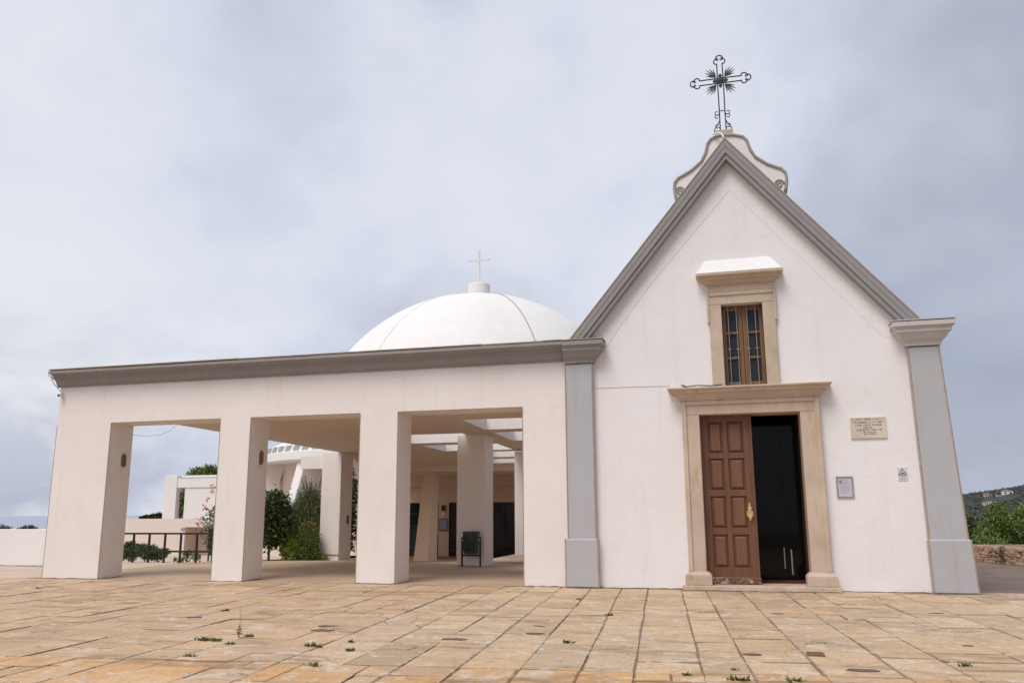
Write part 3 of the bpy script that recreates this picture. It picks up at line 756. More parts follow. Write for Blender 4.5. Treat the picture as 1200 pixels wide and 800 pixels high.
for base in (45, 135, 225, 315):
    m = MB()
    for k, off in enumerate((-30, -15, 0, 15, 30)):
        a = R(base + off * .95); L = (.225, .275, .30, .275, .225)[k]
        d = Vector((math.cos(a), 0, math.sin(a))); n_ = Vector((-math.sin(a), 0, math.cos(a)))
        o = Vector((cxx, YC, czz)) + Vector((math.cos(R(base)), 0, math.sin(R(base)))) * .12
        v = [o + d * .0, o + d * L * .55 + n_ * .014, o + d * L, o + d * L * .55 - n_ * .014]
        m.add([p + Vector((0, -.008, 0)) for p in v] + [p + Vector((0, .008, 0)) for p in v], [(0, 1, 2, 3), (7, 6, 5, 4), (0, 4, 5, 1), (1, 5, 6, 2), (2, 6, 7, 3), (3, 7, 4, 0)])
    m.build('ray', 'iron', cross, fix=True)
m = MB()
for k in range(4):
    a = R(90 * k); d = Vector((math.cos(a), 0, math.sin(a))); n_ = Vector((-math.sin(a), 0, math.cos(a))); o = Vector((cxx, YC, czz))
    L = .165
    v = [o - n_ * .02, o + d * L * .5 - n_ * .024, o + d * L * .72 - n_ * .04, o + d * L, o + d * L * .72 + n_ * .04, o + d * L * .5 + n_ * .024, o + n_ * .02]
    q = len(v); m.add([p + Vector((0, -.022, 0)) for p in v] + [p + Vector((0, .022, 0)) for p in v], [tuple(range(q)), tuple(range(2 * q - 1, q - 1, -1))] + [(i, q + i, q + (i + 1) % q, (i + 1) % q) for i in range(q)])
m.lathe([(.001, -.03), (.06, -.02), (.075, 0), (.06, .02), (.001, .03)], (0, 0, 0), 12)
nv = len(m.v)
for i in range(nv - 60, nv):
    x, y, z = m.v[i]; m.v[i] = (cxx + x, YC + z, czz + y)
m.build('rosette', 'iron', cross, fix=True)
for sgn in (-1, 1):
    m = MB()
    for c0, s0 in ((9.90, 1), (9.80, -1), (9.60, 1)):
        pts = []
        for k in range(14):
            a = math.pi + k * .45; r = .065 - .0036 * k
            pts.append((cxx + sgn * (.115 + r * math.cos(a)), YC, c0 + s0 * r * math.sin(a)))
        m.tube(pts, .010, 5)
    m.tube([(cxx + sgn * .07, YC, 9.70), (cxx + sgn * .12, YC, 9.6), (cxx + sgn * .175, YC, 9.53), (cxx + sgn * .19, YC, 9.46)], .011, 5)
    m.build('scroll', 'iron', cross)

# ------------------------------------------------------------------ portico
portico = thing('portico', 'flat roofed white portico with square openings and grey cornice', 'portico', (-10, 0, 0))
PY = .80
for x0, x1, l in ((-16.293, -14.703, 'broad white end pillar with a round lamp and camera'), (-11.670, -10.867, 'second white pillar, slimmer, with an oval lamp'), (-8.109, -7.201, 'third white pillar from the left'), (-4.364, -3.425, 'white pillar joined to the chapel pilaster')):
    p = MB().box(x0, x1, 0, PY, -.08, 3.67).build('pillar', 'portico_plaster', portico); lab(p, l)
    m = MB()
    for x in (x0 + .004, x1 - .004):
        if x > -3.5: continue
        m.tube([(x, .004, 0), (x, .004, 3.66)], .011, 5)
    m.build('worn_edge', 'tan_edge', p)
beam = MB().box(-16.293, -3.425, .0, PY + .02, 3.67, 4.98).build('beam', 'portico_plaster', portico)
m = MB()
for x0, x1 in ((-14.703, -11.67), (-10.867, -8.109), (-7.201, -4.364)): m.tube([(x0, .002, 3.671), (x1, .002, 3.671)], .011, 5)
m.build('worn_edge', 'tan_edge', beam)
PC = [(0, 4.60), (.035, 4.60), (.035, 4.64), (.06, 4.65), (.075, 4.66), (.085, 4.70), (.12, 4.755), (.16, 4.775), (.16, 4.785), (.20, 4.79), (.20, 4.845), (.225, 4.86), (.24, 4.875), (.29, 4.885), (.30, 4.90), (.355, 4.91), (.355, 4.975), (0, 4.985)]
rs3 = random.Random(8); m = MB(); m.sweep([(-16.36 + 12.949 * k / 26, rs3.uniform(-.006, .003) if 0 < k < 26 else 0) for k in range(27)], PC); cor = m.build('cornice', 'cornice_grey', portico, fix=True)
m = MB(); rs2 = random.Random(3); x = -16.37
while x < -3.45:
    w = min(rs2.uniform(1.0, 2.2), -3.415 - x); z = 4.9856 + rs2.uniform(0, .012)
    m.box(x, x + w - .006, -.372 + rs2.uniform(-.01, .008), .9, z, z + .022); x += w
m.build('coping', 'tan_edge', cor)
# roof slab with skylight shafts
def sk(xp, y): return xp - .068 * (y - 2)
EL, ER = -13.72, -3.5
rows = [(.82, 2.28, None), (2.28, 4.9, [(-6.47, -4.3)]), (4.9, 5.7, None), (5.7, 8.7, [(-10.0, -7.35), (-6.43, -4.3)]), (8.7, 9.6, None), (9.6, 12.4, [(-9.81, -7.16), (-6.3, -4.3)]), (12.4, 12.62, None), (12.62, 13.38, [(-8.25, -6.0)]), (13.38, 13.62, None), (13.62, 14.25, [(-8.45, -6.0)]), (14.25, 14.5, None)]  # right bay of the third skylight row is hidden, added for its light
def sz(y): return 3.70 if y <= 12.4 else 3.70 - (y - 12.4) * .205
m = MB()
for y0, y1, holes in rows:
    xs2 = [EL]
    for h in (holes or []): xs2 += list(h)
    xs2.append(ER)
    for i in range(0, len(xs2), 2):
        a, b_ = xs2[i], xs2[i + 1]
        xa0, xa1 = (sk(a, y0), sk(a, y1)); xb0, xb1 = (sk(b_, y0), sk(b_, y1)) if b_ != ER else (ER, ER)
        m.hexa([(xa0, y0, sz(y0)), (xb0, y0, sz(y0)), (xb1, y1, sz(y1)), (xa1, y1, sz(y1))], [(xa0, y0, 4.12), (xb0, y0, 4.12), (xb1, y1, 4.12), (xa1, y1, 4.12)])
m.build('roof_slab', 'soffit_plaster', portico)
for y0, y1, holes in rows:
    for a, b_ in (holes or []):
        g_ = .004; q = [(sk(a, y0) + g_, y0 + g_), (sk(b_, y0) - g_, y0 + g_), (sk(b_, y1) - g_, y1 - g_), (sk(a, y1) + g_, y1 - g_)]
        m = MB()
        for i in range(4):
            p0_, p1_ = q[i], q[(i + 1) % 4]
            m.add([(p0_[0], p0_[1], sz(p0_[1]) + .004), (p1_[0], p1_[1], sz(p1_[1]) + .004), (p1_[0], p1_[1], 4.125), (p0_[0], p0_[1], 4.125)], [(3, 2, 1, 0)])
        m.build('lit_shaft_face', 'far_white', portico)  # white quads put the skylight brightness into the shaft colour
m = MB(); m.hexa([(-14.6, 14.502, 3.06), (-7.9, 14.502, 3.06), (-7.9, 18.6, 3.06), (-14.6, 18.6, 3.06)], [(-14.6, 14.502, 4.12), (-7.9, 14.502, 4.12), (-7.9, 18.6, 4.12), (-14.6, 18.6, 4.12)])
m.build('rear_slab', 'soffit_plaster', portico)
for (x0, x1, y0, y1, z0, z1, l) in ((-7.87, -7.05, 6.1, 7.0, -.1, 3.70, 'inner white pillar behind the litter bin'), (-7.79, -6.9, 12.3, 13.2, -.1, 3.62, 'far white pillar beside the glass door'), (-15.0, -14.22, 11.5, 12.5, -.4, 3.70, 'white rear pillar beside the shrubs')):
    p = MB().box(x0, x1, y0, y1, z0, z1 - .002).build('pillar', 'portico_plaster', portico, bevel=.012); lab(p, l)
MB().box(-15.95, -15.002, 11.6, 12.3, 3.10, 3.60).build('stub_beam', 'portico_plaster', portico, bevel=.012)

# wind-blown soil lying along the feet of walls and pillars
rsl = random.Random(12); mb = MB()
def soil(x0, y0, x1, y1):
    a, b_ = Vector((x0, y0)), Vector((x1, y1)); L = (b_ - a).length; d = (b_ - a) / L; n_ = Vector((d.y, -d.x)); k = max(2, int(L / .12)); vs = []
    for q in range(k + 1):
        p = a + d * L * q / k; w = max(.004, rsl.gauss(.022, .012)); h = max(.004, rsl.gauss(.012, .006))
        vs += [(p.x - n_.x * .01, p.y - n_.y * .01, h), (p.x + n_.x * w * .4, p.y + n_.y * w * .4, h * .6), (p.x + n_.x * w, p.y + n_.y * w, -.008)]
    mb.add(vs, [f for q in range(k) for f in ((3 * q, 3 * q + 3, 3 * q + 4, 3 * q + 1), (3 * q + 1, 3 * q + 4, 3 * q + 5, 3 * q + 2))])
for x0, x1 in ((-16.293, -14.703), (-11.670, -10.867), (-8.109, -7.201), (-4.364, -3.47)):
    soil(x0, 0, x1, 0); soil(x1, 0, x1, PY)
soil(-3.465, -.155, -2.785, -.155); soil(-2.78, 0, -1.17, 0); soil(1.73, 0, 3.25, 0); soil(3.26, -.155, 4.02, -.155); soil(-1.16, -.26, 1.72, -.26); soil(4.02, -.155, 4.02, .3)
soil(-7.87, 6.1, -7.05, 6.1); soil(-15.0, 11.5, -14.22, 11.5); soil(-33, 4.0, -19.3, 4.0)
stuff(mb.build('soil_line', 'mud', plaza))

# ------------------------------------------------------------------ wall lamps
def wall_lamp(x, y, z, label):
    t = thing('wall_lamp', label, 'lamp', (x, y, z), 'oval bulkhead lamps on the pillars')
    def oval(hw, hh, x0, x1, n=20):
        pts = []
        for k in range(n):
            a = 2 * math.pi * k / n; cy_, cz_ = hw * math.cos(a), hw * math.sin(a)
            cz_ += (hh - hw) * (1 if math.sin(a) >= 0 else -1); pts.append((y + cy_, z + cz_))
        v = [(x0, p[0], p[1]) for p in pts] + [(x1, p[0], p[1]) for p in pts]
        return v, [tuple(range(n - 1, -1, -1)), tuple(range(n, 2 * n))] + [(i, (i + 1) % n, n + (i + 1) % n, n + i) for i in range(n)]
    m = MB(); m.add(*oval(.115, .20, x - .002, x + .035)); m.build('rim', 'lamp_rim', t, bevel=.01, fix=True)
    m = MB(); m.add(*oval(.085, .165, x + .03, x + .065)); m.build('glass', 'lamp_glass', t, bevel=.02, fix=True)
    return t
wall_lamp(-14.70, .485, 2.79, 'oval lamp on the inner side of the broad end pillar')
wall_lamp(-10.864, .45, 2.77, 'oval lamp on the side of the second pillar from the left')
t = thing('wall_lamp', 'small brown box lamp on the side of the rear pillar beside the shrubs', 'lamp', (-14.21, 12.05, 1.24), 'oval bulkhead lamps on the pillars')
MB().box(-14.222, -14.17, 11.93, 12.17, 1.05, 1.43).build('rim', 'lamp_rim', t, bevel=.01)
MB().box(-14.175, -14.14, 11.97, 12.13, 1.09, 1.39).build('glass', 'lamp_glass', t, bevel=.01)

# ------------------------------------------------------------------ security camera and cables
t = thing('security_camera', 'small white dome security camera high on the broad end pillar under the cornice', 'camera', (-16.22, 0, 4.42))
m = MB(); m.lathe([(.001, 0), (.05, .0), (.052, .04), (.001, .045)], (0, 0, 0), 14); m.v = [(-16.22 + x, -z, 4.42 + y) for x, y, z in m.v]; m.build('mount', 'cable_white', t, fix=True)
m = MB(); m.lathe([(.001, -.04), (.04, -.038), (.048, .0), (.04, .06), (.001, .062)], (0, 0, 0), 14); m.v = [(-16.20 + x, -.09 - z * .9, 4.41 + y - z * .3) for x, y, z in m.v]; m.build('housing', 'cable_white', t, smooth=True, fix=True)
m = MB(); m.lathe([(.001, .06), (.03, .06), (.03, .075), (.001, .078)], (0, 0, 0), 12); m.v = [(-16.20 + x, -.09 - z * .9, 4.41 + y - z * .3) for x, y, z in m.v]; m.build('lens', 'lens_dark', t, fix=True)
m = MB().tube([(-16.37, -.36, 4.96), (-16.385, -.33, 4.87), (-16.38, -.26, 4.84), (-16.385, -.2, 4.76), (-16.37, -.12, 4.66), (-16.33, -.05, 4.58), (-16.25, -.02, 4.48)], .012, 6)
m.tube([(-16.372, -.28, 4.86), (-16.378, -.20, 4.83), (-16.37, -.19, 4.79)], .016, 6)
tag(base_origin(m.build('cable', 'cable_white'), (-16.37, -.3, 4.9)), 'white cable looping down the end of the cornice to the security camera', 'cable')
m = MB().tube([(-14.72, .74, 3.45), (-14.3, .80, 3.40), (-13.95, .85, 3.43), (-13.70, .88, 3.52), (-13.5, .9, 3.69)], .006, 5)
tag(base_origin(m.build('cable', 'cable_white'), (-14.2, .8, 3.5)), 'thin grey cable sagging under the beam in the left opening', 'cable')
m = MB().tube([(-1.0, -.12, 3.93), (-.7, -.20, 3.945), (-.45, -.1, 3.94), (-.2, -.06, 3.96)], .012, 5); m.tube([(-1.02, -.12, 3.95), (-1.0, -.13, 3.98), (-.93, -.16, 3.94)], .012, 5)
tag(base_origin(m.build('cable', 'cable_black'), (-.6, -.1, 3.94)), 'short black cable lying on the cornice of the chapel door', 'cable')

# ------------------------------------------------------------------ plaques and signs
rt = random.Random(21)
def text_marks(m, x0, x1, z, h, y, th=.004):
    x = x0
    while x < x1:
        w = rt.uniform(.5, .8) * h
        k = rt.randint(0, 3)
        m.box(x, x + w * .28, y, y + th, z, z + h)
        if k != 1: m.box(x + w * .28, x + w, y, y + th, z + h * .8, z + h)
        if k in (0, 2): m.box(x + w * .28, x + w * .8, y, y + th, z + h * .4, z + h * .58)
        if k != 3: m.box(x + w * .28, x + w, y, y + th, z, z + h * .2)
        x += w + h * rt.choice((.22, .22, .25, .7))
t = thing('stone_plaque', 'cream stone plaque with engraved dedication right of the chapel door', 'plaque', (2.44, 0, 2.81))
MB().box(2.12, 2.757, -.03, .01, 2.815, 3.222).build('slab', 'plaque_stone', t, bevel=.006)
m = MB()
for x0, x1, z, h in ((2.15, 2.73, 3.165, .032), (2.16, 2.70, 3.108, .030), (2.21, 2.68, 3.055, .028), (2.34, 2.50, 3.010, .022), (2.23, 2.67, 2.965, .026), (2.32, 2.57, 2.925, .022), (2.35, 2.57, 2.888, .022)): text_marks(m, x0, x1, z, h, -.033)
stuff(m.build('lettering', 'ink', t))
t = thing('framed_notice', 'grey framed notice with lilac printed sheet low on the wall right of the door', 'notice', (1.93, 0, 1.70))
m = MB(); X0, X1, Z0, Z1 = 1.782, 2.085, 1.712, 2.115
m.box(X0, X0 + .03, -.03, .01, Z0, Z1); m.box(X1 - .03, X1, -.03, .01, Z0, Z1); m.box(X0 + .03, X1 - .03, -.0302, .01, Z0, Z0 + .03); m.box(X0 + .03, X1 - .03, -.0302, .01, Z1 - .03, Z1)
m.build('frame', 'frame_alu', t, bevel=.004)
MB().box(X0 + .028, X1 - .028, -.016, .005, Z0 + .028, Z1 - .028).build('sheet', 'paper', t)
m = MB()
for k in range(9): 
    a = rt.uniform(0, .03); text_marks(m, X0 + .06 + a, X1 - .07 - a, Z1 - .085 - k * .03, .013, -.018)
m.box(X0 + .055, X0 + .10, -.018, -.016, Z1 - .14, Z1 - .07)
stuff(m.build('lettering', 'ink_soft', t))
t = thing('warning_sign', 'small white sign with black warning triangle near the right pilaster', 'sign', (2.96, 0, 2.02))
MB().box(2.875, 3.05, -.012, .004, 2.02, 2.262).build('plate', 'sign_white', t)
m = MB(); tx, tz, tw = 2.962, 2.125, .066
tri = [(tx - tw, tz), (tx + tw, tz), (tx, tz + .112)]
for i in range(3):
    a, b_ = tri[i], tri[(i + 1) % 3]; m.tube([(a[0], -.013, a[1]), (b_[0], -.013, b_[1])], .0065, 4)
m.prism_y([(tx - .03, tz + .018), (tx + .016, tz + .022), (tx + .034, tz + .036), (tx + .006, tz + .044), (tx - .014, tz + .034)], -.016, -.012)
m.build('pictogram', 'black_metal', t, fix=True)
m = MB(); text_marks(m, 2.91, 3.03, 2.088, .014, -.014, .002); text_marks(m, 2.915, 3.03, 2.063, .012, -.014, .002); text_marks(m, 2.91, 3.0, 2.040, .012, -.014, .002)
stuff(m.build('lettering', 'ink_soft', t))

# ------------------------------------------------------------------ litter bin
t = thing('litter_bin', 'dark grey litter bin hung in a black tube stand by the inner pillar', 'bin', (-7.345, 5.8, 0))
bx, by = -7.345, 5.80
MB().box(bx - .29, bx - .245, by - .03, by + .03, 0, .80).build('post', 'black_metal', t, bevel=.01)
MB().box(bx + .245, bx + .29, by - .03, by + .03, 0, .80).build('post', 'black_metal', t, bevel=.01)
MB().box(bx - .245, bx + .245, by - .025, by + .025, .28, .33).build('crossbar', 'black_metal', t)
m = MB(); n = 14
ring = lambda rx, ry, z: [(bx + (abs(math.cos(a)) ** .6) * math.copysign(1, math.cos(a)) * rx, by + (abs(math.sin(a)) ** .6) * math.copysign(1, math.sin(a)) * ry, z) for a in [2 * math.pi * k / 24 for k in range(24)]]
vs = ring(.195, .15, .345) + ring(.225, .185, .90) + ring(.235, .195, .91) + ring(.235, .195, .955) + ring(.21, .17, .955) + ring(.18, .14, .40)
fs = [tuple(range(23, -1, -1)), tuple(range(120, 144))]
for r in range(5):
    for k in range(24): fs.append((r * 24 + k, r * 24 + (k + 1) % 24, (r + 1) * 24 + (k + 1) % 24, (r + 1) * 24 + k))
m.add(vs, fs); bd = m.build('barrel', 'bin_plastic', t)
m = MB()
for k in range(-4, 5): m.box(bx + k * .043 - .006, bx + k * .043 + .006, by - .192, by - .15, .40, .88)
m.build('rib', 'bin_plastic', bd)
MB().box(bx - .28, bx - .2, by - .02, by + .02, .70, .74).build('pivot', 'steel', t); MB().box(bx + .2, bx + .28, by - .02, by + .02, .70, .74).build('pivot', 'steel', t)

# ------------------------------------------------------------------ domed church
church = thing('domed_church', 'round white modern church with a low dome behind the portico', 'church', (-15.23, 32, -.7))
CC = (-15.23, 32.0, 0.0)
m = MB(); m.lathe([(12.0, -1.2), (12.0, 4.2)], CC, 72); m.build('wall', 'pink_plaster', church, smooth=True)
m = MB(); m.lathe([(11.9, 4.02), (13.2, 3.98), (13.35, 4.05), (13.35, 4.42), (13.2, 4.46), (12.9, 4.48), (12.9, 4.85), (12.6, 4.9), (10.2, 5.9)], CC, 96); m.build('cornice_ring', 'dome_white', church)
pr = [(10.27 * math.cos(R(e_)), 4.45 + 10.27 * math.sin(R(e_))) for e_ in range(6, 90, 3)] + [(.001, 14.72)]
m = MB(); m.lathe(pr, CC, 96); dome = m.build('dome', 'dome_white', church, smooth=True)
for k in range(6):
    a = R(-52 - 60 * k)
    m = MB().tube([(CC[0] + 10.275 * math.cos(R(e_)) * math.cos(a), CC[1] + 10.275 * math.cos(R(e_)) * math.sin(a), 4.45 + 10.275 * math.sin(R(e_))) for e_ in range(8, 84, 3)], .035, 5)
    m.build('seam', 'tan_edge' if k == 0 else 'dome_white', dome)
m = MB(); m.lathe([(.66, 14.5), (.69, 14.98), (.70, 15.0), (.70, 15.50), (.66, 15.60), (.001, 15.64)], CC, 40); m.build('lantern', 'dome_white', church, bevel=0)
for k in range(22):      # openings in the ring parapet
    a = R(-165 + 3.4 * k)
    ca, sa = math.cos(a), math.sin(a)
    def P(r, w, z): return (CC[0] + r * ca - w * sa, CC[1] + r * sa + w * ca, z)
    m = MB(); m.hexa([P(12.85, -.30, 4.56), P(12.93, -.30, 4.56), P(12.93, .16, 4.56), P(12.85, .16, 4.56)], [P(12.85, -.12, 4.80), P(12.93, -.12, 4.80), P(12.93, .34, 4.80), P(12.85, .34, 4.80)])
    m.build('window', 'vent_grey', church, fix=True)
for az in (-174, -154, -134, -114, -94, -74, -54, -34, -14, 6):
    a = R(az); ca, sa = math.cos(a), math.sin(a)
    if -96 < az < -60: continue
    def P(r, w, z): return (CC[0] + r * ca - w * sa, CC[1] + r * sa + w * ca, z)
    m = MB(); m.hexa([P(13.3, -.3, -.9), P(14.5, -.3, -.9), P(14.5, .3, -.9), P(13.3, .3, -.9)], [P(11.9, -.3, 4.0), P(13.1, -.3, 4.0), P(13.1, .3, 4.0), P(11.9, .3, 4.0)])
    m.build('buttress', 'far_white', church, bevel=.02)
# arch niche on the left flank
a = R(-143); ca, sa = math.cos(a), math.sin(a)
def P(r, w, z): return (CC[0] + r * ca - w * sa, CC[1] + r * sa + w * ca, z)
m = MB(); pts = [P(12.05, -.55, -.6)] + [P(12.05, -.55 * math.cos(R(k * 15)), 2.9 + .55 * math.sin(R(k * 15))) for k in range(13)] + [P(12.05, .55, -.6)]
m.tube(pts, .09, 6); m.build('arch_rim', 'far_white', church)
# entrance wall with glazed doors
EY = 18.5
ew = thing
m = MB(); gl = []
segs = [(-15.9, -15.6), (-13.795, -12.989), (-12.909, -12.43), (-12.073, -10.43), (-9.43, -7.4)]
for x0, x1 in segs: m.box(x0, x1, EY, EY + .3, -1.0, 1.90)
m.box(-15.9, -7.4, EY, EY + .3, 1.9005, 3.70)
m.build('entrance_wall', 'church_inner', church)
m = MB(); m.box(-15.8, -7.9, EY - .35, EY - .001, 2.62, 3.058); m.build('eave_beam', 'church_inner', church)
def glass_door(x0, x1, nx_, nz_, lit=()):
    d = MB().box(x0, x1, EY + .10, EY + .12, -.55, 1.895).build('door', 'glass_dark', church)
    m = MB(); w = (x1 - x0)
    for i in range(nx_ + 1):
        xx = x0 + w * i / nx_; m.box(max(x0, xx - .03), min(x1, xx + .03), EY + .05, EY + .11, -.55, 1.895)
    for j in range(nz_ + 1):
        zz2 = -.55 + 2.445 * j / nz_; m.box(x0 + .001, x1 - .001, EY + .055, EY + .11, max(-.55, zz2 - .03), min(1.895, zz2 + .03))
    m.build('frame', 'black_metal', d)
    for i in range(nx_):
        for j in range(nz_):
            MB().box(x0 + w * i / nx_ + .035, x0 + w * (i + 1) / nx_ - .035, EY + .09, EY + .096, -.515 + 2.445 * j / nz_, -.585 + 2.445 * (j + 1) / nz_).build('pane', 'glass_pale' if (i, j) in lit else 'glass_dark', d)
glass_door(-15.6, -13.795, 4, 5, ((2, 1), (3, 1), (3, 2)))
glass_door(-12.989, -12.909, 1, 2)
glass_door(-12.43, -12.073, 1, 4, ())
glass_door(-10.43, -9.43, 2, 4, ((0, 1), (1, 1), (0, 2), (1, 2), (1, 3)))
# leaning column of the church front
m = MB(); m.hexa([(-11.317, 11.5, -.3), (-10.771, 11.5, -.3), (-10.745, 12.4, -.3), (-11.29, 12.4, -.3)], [(-12.12, 14.55, 3.07), (-11.68, 14.55, 3.07), (-11.715, 15.2, 3.07), (-12.15, 15.2, 3.07)])
m.build('leaning_column', 'ochre_column', church, bevel=.015)

# dome cross
t = thing('dome_cross', 'plain slender pale cross standing on the lantern of the white dome', 'cross', (CC[0], CC[1], 15.62))
MB().box(CC[0] - .055, CC[0] + .055, CC[1] - .055, CC[1] + .055, 15.62, 17.83).build('upright', 'dome_white', t)
MB().box(CC[0] - .72, CC[0] + .72, CC[1] - .05, CC[1] + .05, 17.14, 17.25).build('arm', 'dome_white', t)

# notices on the entrance wall
t = thing('notice_board', 'small wooden framed blue notice on the wall between the dark doors', 'notice', (-12.66, EY, .9))
MB().box(-12.87, -12.46, EY - .03, EY + .01, .66, 1.22).build('frame', 'bench_wood', t, bevel=.01)
MB().box(-12.81, -12.52, EY - .04, EY - .02, .74, 1.14).build('sheet', 'paper_blue', t)
t = thing('alarm_box', 'small dark red box above the framed notice by the doors', 'box', (-12.66, EY, 1.65))
MB().box(-12.75, -12.57, EY - .08, EY + .01, 1.53, 1.78).build('case', 'rust', t, bevel=.01); MB().box(-12.73, -12.59, EY - .09, EY - .07, 1.56, 1.75).build('front', 'lens_dark', t)
tag(base_origin(MB().box(-12.74, -12.60, EY - .04, EY + .005, 1.33, 1.48).build('switch_plate', 'sign_white', None, bevel=.008), (-12.67, EY, 1.4)), 'small pale plate between red box and framed notice', 'plate')

# ------------------------------------------------------------------ left background
bw = tag(MB().box(-34, -19.25, 4.0, 4.25, -.1, 1.065).build('boundary_wall', 'far_white', None, bevel=.012), 'low white boundary wall left of the portico', 'wall'); base_origin(bw, (-26, 4.1, 0))
fence = thing('fence', 'black metal railing with two rails behind the left portico opening', 'fence', (-16.5, 6.2, 0))
for z in (.88, .335): MB().box(-19.6, -14.9, 6.18, 6.22, z - .028, z + .028).build('rail', 'black_metal', fence)
x = -19.32
while x < -14.8:
    MB().box(x - .028, x + .028, 6.176, 6.224, -.05, .852).build('post', 'black_metal', fence); x += .577
rw = thing('retaining_wall', 'low pinkish wall with a recessed doorway behind the railing', 'wall', (-26, 16, -.5))
m = MB(); m.box(-28.6, -23.95, 16, 16.4, -.7, 1.27); m.box(-23.95, -17.9, 16, 16.4, .90, 1.27); m.box(-21.9, -17.9, 16, 16.4, -.7, .90)
m.build('wall', 'pink_plaster', rw)
m = MB(); m.box(-23.95, -21.9, 16.9, 17.1, -.7, .9); m.box(-24.15, -23.952, 16.4, 17.8, -.7, .9); m.box(-21.898, -21.7, 16.4, 17.8, -.7, .9); m.box(-24.15, -21.7, 16.4, 17.8, 1.0, 1.265)
m.build('recess', 'pink_plaster', rw)
MB().box(-23.20, -22.85, 16.8, 16.88, -.6, .8).build('door', 'black_metal', rw)
tag(base_origin(MB().box(-24.14, -23.97, 15.97, 16.0, .76, .87).build('wall_plate', 'paper_blue', None), (-24.05, 15.98, .8)), 'tiny blue plate on the pinkish wall beside the recessed doorway', 'plate')
pv = thing('pavilion', 'white concrete frame pavilion above the pinkish wall', 'pavilion', (-29, 24, .5))
MB().box(-31.26, -30.45, 24, 24.35, -.6, 3.60).build('post', 'far_white', pv, bevel=.02)
MB().box(-30.448, -22, 24.05, 24.3, 2.90, 3.42).build('beam', 'far_white', pv, bevel=.02)
MB().box(-29.96, -22, 24.1, 24.28, -.6, 2.897).build('wall', 'far_white', pv)
MB().box(-31.3, -22, 24.352, 25.6, 3.47, 3.60).build('roof', 'far_white', pv)

# ------------------------------------------------------------------ vegetation
def leaf_quad(m, p, d, up, L, W):
    d = d.normalized(); s_ = d.cross(up)
    if s_.length < 1e-3: s_ = d.orthogonal()
    s_.normalize(); b_ = d.cross(s_)
    o = len(m.v)
    m.v += [tuple(p), tuple(p + d * L * .45 + s_ * W * .5 + b_ * W * .12), tuple(p + d * L), tuple(p + d * L * .45 - s_ * W * .5 + b_ * W * .12)]
    m.f += [(o, o + 1, o + 2), (o, o + 2, o + 3)]
def rv(r): 
    while True:
        v = Vector((r.uniform(-1, 1), r.uniform(-1, 1), r.uniform(-1, 1)))
        if .05 < v.length < 1: return v
def crown(clumps, n, L, W, seed, shell=.55, upb=.2):
    r = random.Random(seed); m = MB(); vol = [c[3] * c[4] * c[5] for c in clumps]; tot = sum(v ** .67 for v in vol)
    for c, v in zip(clumps, vol):
        for _ in range(int(n * v ** .67 / tot)):
            q = rv(r).normalized() * (shell + (1 - shell) * r.random()) * (1 + .14 * mnoise.noise(Vector((r.random() * 3, c[0], c[1]))))
            q *= (1.0 if r.random() > .1 else r.uniform(1.05, 1.35)); p = Vector((c[0] + q.x * c[3], c[1] + q.y * c[4], c[2] + q.z * c[5]))
            d = (q * .7 + rv(r) * .9 + Vector((0, 0, upb)))
            k = r.uniform(.7, 1.3); leaf_quad(m, p, d, rv(r), L * k, W * k)
    return m
def clumps_for(cx_, cy_, cz_, rx, ry, rz, n, seed, size=.45):
    r = random.Random(seed); o = []
    for _ in range(n):
        q = rv(r); k = size * r.uniform(.7, 1.25)
        o.append((cx_ + q.x * rx * .75, cy_ + q.y * ry * .75, cz_ + q.z * rz * .75, rx * k, ry * k, rz * k))
    return o
def trunk(m, x, y, z0, z1, r, seed, br=4, spread=.6):
    rr = random.Random(seed); h = z1 - z0
    pts = [(x + rr.uniform(-.04, .04) * h * k / 4, y + rr.uniform(-.04, .04) * h * k / 4, z0 + h * k / 4) for k in range(5)]
    m.tube(pts, r, 7, r1=r * .5)
    for k in range(br):
        a = 2 * math.pi * (k + rr.random() * .6) / br; b0 = pts[2 + (k % 2)]
        e_ = (b0[0] + math.cos(a) * spread, b0[1] + math.sin(a) * spread, b0[2] + spread * rr.uniform(.7, 1.2))
        mid_ = tuple((p + q) / 2 + rr.uniform(-.06, .06) for p, q in zip(b0, e_))
        m.tube([b0, mid_, e_], r * .45, 6, r1=r * .15)
def plant(name, label, cat, x, y, z, cl, n, L, W, mat, seed, tr=None, group=None, shell=.55, br=4, spread=.5, upb=.2):
    t = thing(name, label, cat, (x, y, z), group)
    m = MB(); trunk(m, x, y, z - .1, tr[0], tr[1], seed, br, spread); m.build('trunk', 'bark', t)
    crown(cl, n, L, W, seed, shell, upb).build('crown', mat, t); return t

